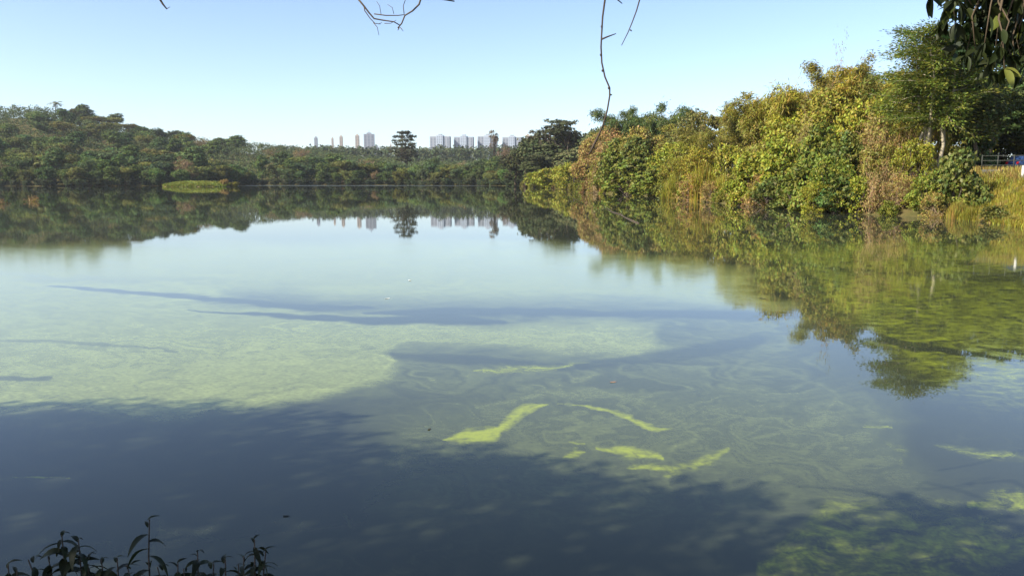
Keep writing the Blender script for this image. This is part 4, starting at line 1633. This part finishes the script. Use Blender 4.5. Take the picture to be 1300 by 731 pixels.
for i, (u, tv, w, nth) in enumerate(((559, 170.5, 25, 'first'), (589, 171.2, 24, 'second'), (619, 170.6, 24, 'third'), (650, 171.6, 23, 'fourth'))):
    tower_block(u, 1600 + i * 12, tv, w, math.radians(-6), nth + ' of four grey-blue apartment towers in a row, counted from the lone layered tree')


def slim_tower(u, D, top_v, wpx, mat, label, mast=False, step=True):
    p = PD(u, top_v, D)
    g = 40.0
    W, H = wpx / F * D, p[2] - g
    root = link('high_rise', None, None, (p[0], D, g))
    root.rotation_euler = (0, 0, math.radians(5))
    tag(root, label, 'building')
    link('wall', box_mesh('wall', (W, W * .8, H), mat), root, (0, 0, H / 2))
    if step:
        link('side_wing', box_mesh('side_wing', (W * .4, W * .6, H * .6), mat), root, (W * .66, 0, H * .3))
    link('roof_house', box_mesh('roof_house', (W * .45, W * .4, 3), mat), root, (0, 0, H + 1.5))
    if mast:
        t = Tubes()
        t.tube([(0, 0, H + 3), (0, 0, H + 9)], [.9, .35], 6)
        link('mast', t.mesh('mast', mat), root)
    n = max(2, int(W / 7))
    for k in range(n):
        t = Tubes()
        z = 4.0
        while z < H - 2:
            t.box((0, 0, z), (W / n * .5, .3, 1.5))
            z += 3.2
        link('window_column', t.mesh('window_column', win_m, False), root, ((k + .5) / n * W - W / 2, -W * .4 - .1, 0))


slim_tower(468.5, 1750, 170.5, 12.5, wall_b, 'wide grey high-rise with a roof mast left of the lone layered tree', mast=True)
slim_tower(453.5, 1800, 172, 5, wall_w, 'slim beige high-rise right beside the grey one with a mast')
slim_tower(433, 1900, 173.5, 4, wall_w, 'slim beige high-rise standing alone above the far wood')
slim_tower(422, 1950, 175.5, 2.5, wall_w, 'very thin pale tower beside the lone slim high-rise', step=False)
slim_tower(401, 1950, 175, 4, wall_b, 'small grey high-rise at the end of the skyline nearest the hill', step=False)
slim_tower(670, 1700, 172, 6, wall_w, 'pale pinkish high-rise half hidden by the wooded point')
slim_tower(496, 2000, 184, 2, wall_w, 'tiny pale tower tip between the mast high-rise and the lone tree', step=False)


# distant wooded ridge in front of the towers: one mass of trees
def ridge():
    rng = np.random.default_rng(66)
    C, O, R = [], [], []
    for k in range(420):
        u = rng.uniform(340, 760)
        D = rng.uniform(900, 1250)
        tv = 193 - 5 * fbm(np.array([u * .03]), np.array([D * .01]), 5)[0] + rng.uniform(-1, 5)
        p = PD(u, tv, D)
        C.append(p)
        O.append([0, -.3, 1])
        R.append(rng.uniform(5, 9))
        C.append(p - [0, -3, 9])
        O.append([0, -.6, .6])
        R.append(9)
    V = clumps_to_leaves(rng, np.array(C), np.array(R), np.array(O, float), 36, 3.0, 2.2)
    o_ = link('distant_wood', leaf_mesh('distant_wood', V, M['leaf_far']))
    o_.color = (.06, .08, .035, 1)
    tag(o_, 'distant wooded ridge below the towers', 'wood', kind='stuff')


ridge()

# ------------------------------------------------------------------ trees of the near bank: they shade the water, their twigs hang into view
nr = np.random.default_rng(515)
SHADE = [(-500, 512), (-250, 512), (0, 514), (80, 509), (160, 507), (260, 512), (340, 519), (430, 528), (465, 545), (480, 568), (560, 565), (640, 580),
         (740, 597), (840, 614), (950, 625), (985, 640), (955, 690), (940, 800), (900, 1100), (0, 1100), (-600, 1000)]
SH_POLY = np.array([P(u, v)[:2] for u, v in SHADE])
DAP = np.array([P(u, v)[:2] for u, v in [(985, 640), (1060, 622), (1200, 640), (1330, 655), (1500, 700), (1400, 1000), (940, 1000), (950, 700)]])
TRUNKS = [((-19, 0.5), 10.0), ((-13.5, -0.8), 9.5), ((-8, -1.5), 9.0), ((-1.0, -2.8), 9.0), ((5.5, -0.8), 8.0)]
tr_pos = np.array([t[0] for t in TRUNKS])


def shade_points(poly, n):
    lo, hi = poly.min(0), poly.max(0)
    out = []
    while len(out) < n:
        q = nr.uniform(lo, hi, (4000, 2))
        q = q[poly_sd(q, poly) < -.15]
        out += list(q)
    return np.array(out[:n])


def lift(q, h):
    return np.stack([q[:, 0] + SUNDIR[0] / SUNDIR[2] * h, q[:, 1] + SUNDIR[1] / SUNDIR[2] * h, h], 1)


area_dense = 26000
qd = shade_points(SH_POLY, 600)
hd = nr.uniform(6.5, 9.5, len(qd))
qe = shade_points(DAP, 80)
he = nr.uniform(6.0, 7.6, len(qe))
qg = shade_points(SH_POLY, 120)  # unseen upper crown layer, added to block skylight from the shaded water
qf = np.array([5.2, 0.2]) + nr.normal(size=(120, 2)) * [1.5, 1.0]
CC = np.concatenate([lift(qd, hd), lift(qg, nr.uniform(9.5, 13, len(qg))), lift(qe, he), np.column_stack([qf, nr.uniform(6.3, 8.2, len(qf))])])
RR = np.concatenate([np.full(len(qd), .39), np.full(len(qg), .5), np.full(len(qe), .36), np.full(len(qf), .42)])
PER = 34
dist = np.hypot(CC[:, None, 0] - tr_pos[None, :, 0], CC[:, None, 1] - tr_pos[None, :, 1])
own = dist.argmin(1)
own[own > 3] = 3
own[len(qd) + len(qg):] = 3
own[len(qd) + len(qg) + len(qe):] = 4                              # the thin outer crown belongs to the tree beside the camera
tree_labels = ['spreading tree on the near bank whose crown shades the water',
               'leaning tree on the near bank reaching out over the lake',
               'middle tree of the near bank between the leaning tree and the one with bare twigs',
               'near-bank tree with bare twigs and a long vine hanging over the lake',
               'near-bank tree with large dark glossy leaves hanging over the lake']
near_roots = []
for k, ((tx, ty), th) in enumerate(TRUNKS):
    sel = np.where(own == k)[0]
    gzk = gz(tx, ty)
    root = link('overhanging_tree', None, None, (tx, ty, gzk))
    near_roots.append(root)
    tag(root, tree_labels[k], 'tree')
    base = np.array([tx, ty, gzk])
    C = CC[sel] - base
    idx = np.repeat(np.arange(len(C)), PER)
    off = unit(nr.normal(size=(len(idx), 3))) * nr.random((len(idx), 1)) ** .4
    pos = C[idx] + off * RR[sel][idx][:, None]
    V = leaves_np(pos, nr.normal(size=pos.shape) + [0, 0, -.5], nr.normal(size=pos.shape) * .6 + [0, 0, .8],
                  .19 * nr.uniform(.7, 1.3, len(idx)), .11 * nr.uniform(.7, 1.3, len(idx)))
    cr = link('crown', leaf_mesh('near_crown', V, M['leaf_near']), root)
    cr.color = (.05, .09, .02, 1)
    tb = Tubes()
    cen = C.mean(0)
    top = np.array([cen[0] * .35, cen[1] * .35, 6.2])
    tpts = crook((0, 0, -.5), top, 6, .12, nr)
    tb.tube(tpts, [.30, .24, .21, .19, .17, .15, .12], 10)
    link('trunk', tb.mesh('near_trunk', M['bark']), root)
    for i in nr.choice(len(C), 16, replace=False):
        t = Tubes()
        s = tpts[nr.integers(3, 7)]
        t.tube(crook(s, C[i] - [0, 0, .3], 6, .14, nr), [x_ * (.5 if k == 3 else 1) for x_ in (.08, .07, .06, .05, .035, .022, .01)], 6)
        link('limb', t.mesh('near_limb', M['bark']), root)

# bare twigs and the vine hanging from the third tree
R3 = np.array(near_roots[3].location)
lim_end = np.array([PD(470, -260, 5.2), PD(520, -120, 5.2)])


def twig(parent, org, chains, name):
    t = Tubes()
    for pts, r0, r1 in chains:
        n = len(pts)
        t.tube([np.asarray(p) - org for p in pts], [.62 * (r0 + (r1 - r0) * i / (n - 1)) for i in range(n)], 6)
    return link(name, t.mesh(name, M['bark']), parent)


D5 = 5.0
S = lambda pts, D=D5: [PD(u, v, D) for u, v in pts]
limb_anchor = R3 + np.array([0.4, 0.9, 5.6])
twig(near_roots[3], R3, [
    ([limb_anchor, PD(330, -330, 3.6), PD(390, -130, 4.6), PD(430, -40, 5.0), PD(455, 0, 5.0)], .024, .008),
    (S([(452, -4), (462, 8), (468, 16), (475, 24), (486, 26), (500, 28), (507, 32)]), .009, .005),
    (S([(462, 8), (463, 14), (470, 24), (476, 30), (483, 31)]), .005, .003),
    (S([(474, 29), (479, 35), (481, 45)]), .004, .002),
    (S([(475, 18), (490, 20), (505, 20), (514, 19)]), .006, .004),
    (S([(505, 36), (510, 30), (514, 20), (524, 14), (532, 6), (537, -10), (541, -90)]), .006, .010),
    (S([(507, 35), (505, 39)]), .005, .003),
    (S([(508, 35), (512, 40)]), .004, .002),
    (S([(513, 18), (512, 8), (516, -4)]), .004, .003),
    (S([(488, 30), (496, 30), (503, 26)]), .004, .002),
    (S([(500, 18), (498, 10), (492, 6)]), .003, .002),
    (S([(484, 20), (482, 8), (478, 2)]), .003, .002),
    (S([(480, 31), (485, 29)]), .003, .002),
    ([limb_anchor, PD(430, -300, 4.0), PD(520, -140, 4.8), PD(545, -20, 5.0), PD(560, -1, 5.0), PD(577, 2, 5.0)], .024, .006),
], 'bare_branch')
twig(near_roots[3], R3, [
    ([limb_anchor, PD(100, -400, 3.6), PD(180, -120, 4.6), PD(202, -2, 5.0), PD(207, 6, 5.0), PD(212, 12, 5.0)], .024, .005),
    (S([(211, 12), (216, 9)]), .004, .002)], 'bare_branch')

# long vine, and the twig beside it, hanging from the fourth tree
R4 = np.array(near_roots[3].location)
anc4 = R4 + np.array([0.2, 1.6, 6.0])
limb_v = Tubes()
lv_pts = [anc4, PD(700, -700, 3.2), PD(740, -330, 4.6), PD(790, -150, 5.6), PD(850, -90, 6.2)]
limb_v.tube([p - R4 for p in lv_pts], [.09, .07, .05, .035, .02], 8)
link('limb', limb_v.mesh('vine_limb', M['bark']), near_roots[3])
t = Tubes()
vp = [PD(u, v, 6.0) for u, v in [(775, -190), (771, -60), (768, 0), (765, 22), (764, 40), (763, 60), (764, 80), (768, 98), (774, 112), (774, 122), (771, 140), (766, 158), (760, 172), (753, 186), (748, 196)]]
vp[0] = vp[0] + [0, -.3, .1]
t.tube(vp, [.007, .007, .007, .0065, .006, .006, .006, .006, .006, .006, .006, .007, .007, .009, .005], 6)
t.tube([PD(764, 50, 6), PD(771, 47, 6), PD(782, 43, 6)], [.007, .006, .003], 5)
t.tube([PD(774, 120, 6), PD(777, 121, 6)], [.008, .004], 5)
for u, v in ((764, 34), (763, 70), (765, 90), (773, 112)):
    t.tube([PD(u, v - 1.5, 6), PD(u, v, 6), PD(u, v + 1.5, 6)], [.006, .009, .006], 6)
o = link('hanging_vine', t.mesh('hanging_vine', M['twig']))
tag(o, 'long thin bare vine hanging down over the lake with one short side twig', 'vine')
t = Tubes()
t.tube([PD(u, v, 5.6) for u, v in [(825, -115), (818, -40), (812, 0), (808, 14), (802, 30), (797, 42), (789, 58)]], [.006, .006, .005, .0045, .004, .0035, .0025], 5)
t.tube([PD(800, 38, 5.6), PD(802, 40, 5.6)], [.006, .003], 5)
o = link('hanging_twig', t.mesh('hanging_twig', M['twig']))
tag(o, 'short slanting bare twig hanging beside the long vine', 'twig')
t = Tubes()
t.tube([PD(u, v, 5.7) for u, v in [(760, -160), (775, -20), (784, 0), (790, 5)]], [.009, .007, .005, .003], 5)
o = link('hanging_twig', t.mesh('hanging_twig', M['twig']))
tag(o, 'tip of a twig between the long vine and the slanting twig', 'twig')


# large leaves hanging from the fifth tree
R5 = np.array(near_roots[4].location)
anc5 = R5 + np.array([-.1, .6, 5.2])


def big_leaf_mesh(name, curl, w):
    """A folded, pointed oval leaf 1 long, along +X, hanging by its stalk at the origin."""
    n = 7
    V, Q = [], []
    for i in range(n):
        t = i / (n - 1)
        hw = w * math.sin(math.pi * min(t * .93 + .035, 1)) ** .8 * (1.05 - .35 * t)
        z = -curl * t * t
        V += [(t, -hw, z + hw * .35), (t, 0, z), (t, hw, z + hw * .35)]
    for i in range(n - 1):
        a = i * 3
        Q += [(a, a + 3, a + 4, a + 1), (a + 1, a + 4, a + 5, a + 2)]
    me = mesh_np(name, np.array(V), np.array(Q), M['leaf_near'])
    me.polygons.foreach_set('use_smooth', np.ones(len(me.polygons), dtype=bool))
    return me


BL = [big_leaf_mesh('big_leaf', .18, .24), big_leaf_mesh('big_leaf', .3, .27), big_leaf_mesh('big_leaf', .08, .21)]
lr = np.random.default_rng(818)
BUNCH = np.array([(1182, -4), (1200, 12), (1196, 28), (1214, 30), (1225, 10), (1232, 40), (1245, 20), (1250, 55), (1226, 70), (1238, 62), (1262, 35), (1262, 75), (1258, 92),
                  (1275, 15), (1280, 50), (1284, 72), (1270, 60), (1290, 30), (1296, 60), (1300, 85), (1296, 8), (1310, 40), (1315, 70), (1250, 0), (1215, 2), (1330, 20), (1325, 95), (1275, 88), (1290, 90)], float)
bt = Tubes()
hub = PD(1330, -160, 4.6)
bt.tube([anc5 - R5, PD(1500, -420, 3.6) - R5, hub - R5, PD(1345, -40, 4.8) - R5], [.08, .06, .035, .02], 8)
leaf_spots = []
for (u, v) in BUNCH:
    D = 4.8 + lr.uniform(-.45, .5)
    e = PD(u, v, D)
    s = PD(1290 + (u - 1290) * .5, -130 + lr.uniform(-30, 40), 4.7)
    pts = crook(s, e, 5, .035, lr)
    bt.tube([p - R5 for p in pts], [.012, .010, .008, .006, .004, .003], 5)
    bt.tube([hub - R5, s - R5], [.02, .012], 5)
    for k in range(10):
        tt = lr.uniform(.45, 1.0) if k < 5 else 1.0
        i = min(int(tt * 5), 4)
        p = pts[i] + (pts[i + 1] - pts[i]) * (tt * 5 - i)
        leaf_spots.append(p)
link('branch', bt.mesh('leafy_branch', M['bark']), near_roots[4])
for p in leaf_spots:
    o = link('leaf', BL[lr.integers(3)], near_roots[4], p - R5)
    L_ = lr.uniform(.075, .12)
    o.scale = (L_, L_, L_)
    o.rotation_euler = (lr.normal() * .8, lr.uniform(.2, 1.5), lr.uniform(0, 6.283))
    o.color = (*jit((.02, .036, .010) if lr.random() > .05 else (.11, .16, .03), lr), 1)  # most leaves darkened as if in shade, a few lightened as if sunlit
bc = np.array([PD(lr.uniform(1218, 1420), lr.uniform(-90, 62), lr.uniform(5.0, 5.8)) for _ in range(300)])
bi = np.repeat(np.arange(len(bc)), 9)
bp_ = bc[bi] + np.clip(lr.normal(size=(len(bi), 3)), -1.4, 1.4) * .075 - R5
bm = leaf_mesh('far_foliage', leaves_np(bp_, lr.normal(size=bp_.shape) + [0, 0, -1.0], lr.normal(size=bp_.shape), lr.uniform(.07, .12, len(bi)), lr.uniform(.035, .05, len(bi))), M['leaf_near'])
bo = link('foliage', bm, near_roots[4])
bo.color = (.02, .035, .01, 1)
bo['kind'] = 'stuff'


# ------------------------------------------------------------------ weeds of the near bank
def lanceolate(name, w=.16):
    n = 6
    V, Q = [], []
    for i in range(n):
        t = i / (n - 1)
        hw = w * math.sin(math.pi * (t * .9 + .06)) ** .9 * (1.15 - .5 * t)
        z = .12 * math.sin(t * 2.2) - .55 * t * t
        V += [(t, -hw, z + hw * .3), (t, 0, z), (t, hw, z + hw * .3)]
    for i in range(n - 1):
        a = i * 3
        Q += [(a, a + 3, a + 4, a + 1), (a + 1, a + 4, a + 5, a + 2)]
    me = mesh_np(name, np.array(V), np.array(Q), M['leaf_near'])
    me.polygons.foreach_set('use_smooth', np.ones(len(me.polygons), dtype=bool))
    return me


LN = [lanceolate('weed_leaf', .15), lanceolate('weed_leaf', .2)]
pr = np.random.default_rng(99)


def weed(u, tv, label, lush, D=3.55, leafl=.09, group=None):
    top = PD(u, tv, D)
    g = gz(top[0], D)
    root = link('leafy_weed', None, None, (top[0], D, g))
    tag(root, label, 'weed', group)
    H = top[2] - g
    t = Tubes()
    pts = [np.array([0, 0, -.05])]
    for i in range(1, 7):
        pts.append(np.array([pr.normal() * .008, pr.normal() * .008, H * i / 6]))
    t.tube(pts, [.008, .0075, .007, .006, .005, .004, .003], 6)
    st = link('stem', t.mesh('weed_stem', M['twig']), root)
    n = int(lush * 1.4)
    for k in range(n):
        f = 1 - (k / n) * min(.42 / H, .7)
        an = k * 2.4 + pr.normal() * .4
        o_ = link('leaf', LN[pr.integers(2)], root, (0, 0, H * f))
        s = leafl * pr.uniform(.9, 1.7) * (.55 if k < 2 else 1)
        o_.scale = (s, s, s)
        o_.rotation_euler = (pr.normal() * .3, pr.uniform(-.4, .55) if k > 1 else -.6, an)
        o_.color = (*jit((.018, .028, .010), pr), 1)


weed(187, 660, 'tall single-stemmed weed with a few drooping leaves on the near bank', 9, leafl=.085)
weed(78, 678, 'bushiest dark weed on the near bank, left of the tall single stem', 26, leafl=.07)
weed(99, 684, 'leafy dark weed leaning against the bushiest one', 22, leafl=.07)
weed(322, 684, 'dark weed with curled top leaves at the end of the row of weeds', 16, leafl=.065)
for u, tv in ((10, 716), (42, 708), (128, 710), (147, 708), (206, 718), (225, 714), (250, 700), (284, 709), (268, 716), (300, 718), (20, 722), (62, 706), (112, 704), (166, 716), (236, 720), (310, 706), (334, 700)):
    weed(u, tv, 'low dark weed tip in the row of weeds on the near bank', 14, leafl=.07, group='low weeds on the near bank')


def near_grass():
    rng = np.random.default_rng(5)
    n = 2600
    x, y = rng.uniform(-3.2, 3.2, n), rng.uniform(2.5, 4.55, n)
    z = ground_z(x, y)
    hh = rng.uniform(.1, .42, n)
    an = rng.uniform(0, 6.283, n)
    dx, dy = np.cos(an), np.sin(an)
    w = .0035
    rows = []
    for t_, wd, bz in ((0, 1, 0), (.55, .8, .3), (1, .1, 1)):
        cx, cy, cz = x + dx * hh * .45 * bz, y + dy * hh * .45 * bz, z + hh * t_ - .03
        rows.append(np.stack([cx + dy * w * wd, cy - dx * w * wd, cz], 1))
        rows.append(np.stack([cx - dy * w * wd, cy + dx * w * wd, cz], 1))
    V = np.stack(rows, 1).reshape(-1, 3)
    i = np.arange(n)[:, None] * 6
    Q = np.concatenate([i + np.array([[0, 1, 3, 2]]), i + np.array([[2, 3, 5, 4]])])
    o_ = link('near_grass', mesh_np('near_grass', V, Q, M['leaf_near']))
    o_.color = (.06, .09, .025, 1)
    tag(o_, 'thin grass blades on the shaded near bank', 'grass', kind='stuff')


near_grass()

# ------------------------------------------------------------------ the air
hz = new_mat('haze')
hm, hnt, HN, HL = hz
ho = HN('ShaderNodeOutputMaterial')
hv = HN('ShaderNodeVolumePrincipled')
hv.inputs['Color'].default_value = (.90, .93, 1.0, 1)
hv.inputs['Density'].default_value = 0.00008
hv.inputs['Anisotropy'].default_value = .2
HL(hv.outputs[0], ho.inputs['Volume'])
tb = Tubes()
tb.box((0, 1100, 58), (3600, 2600, 126))
o = link('haze', tb.mesh('haze', hm, False))
o['kind'] = 'stuff'
o['label'] = 'thin bluish air over the lake and the far wood'
o['category'] = 'haze'
print('far trees', n_far, 'objects', len(SC.objects), 'tris', sum(len(m.polygons) for m in bpy.data.meshes) * 2)
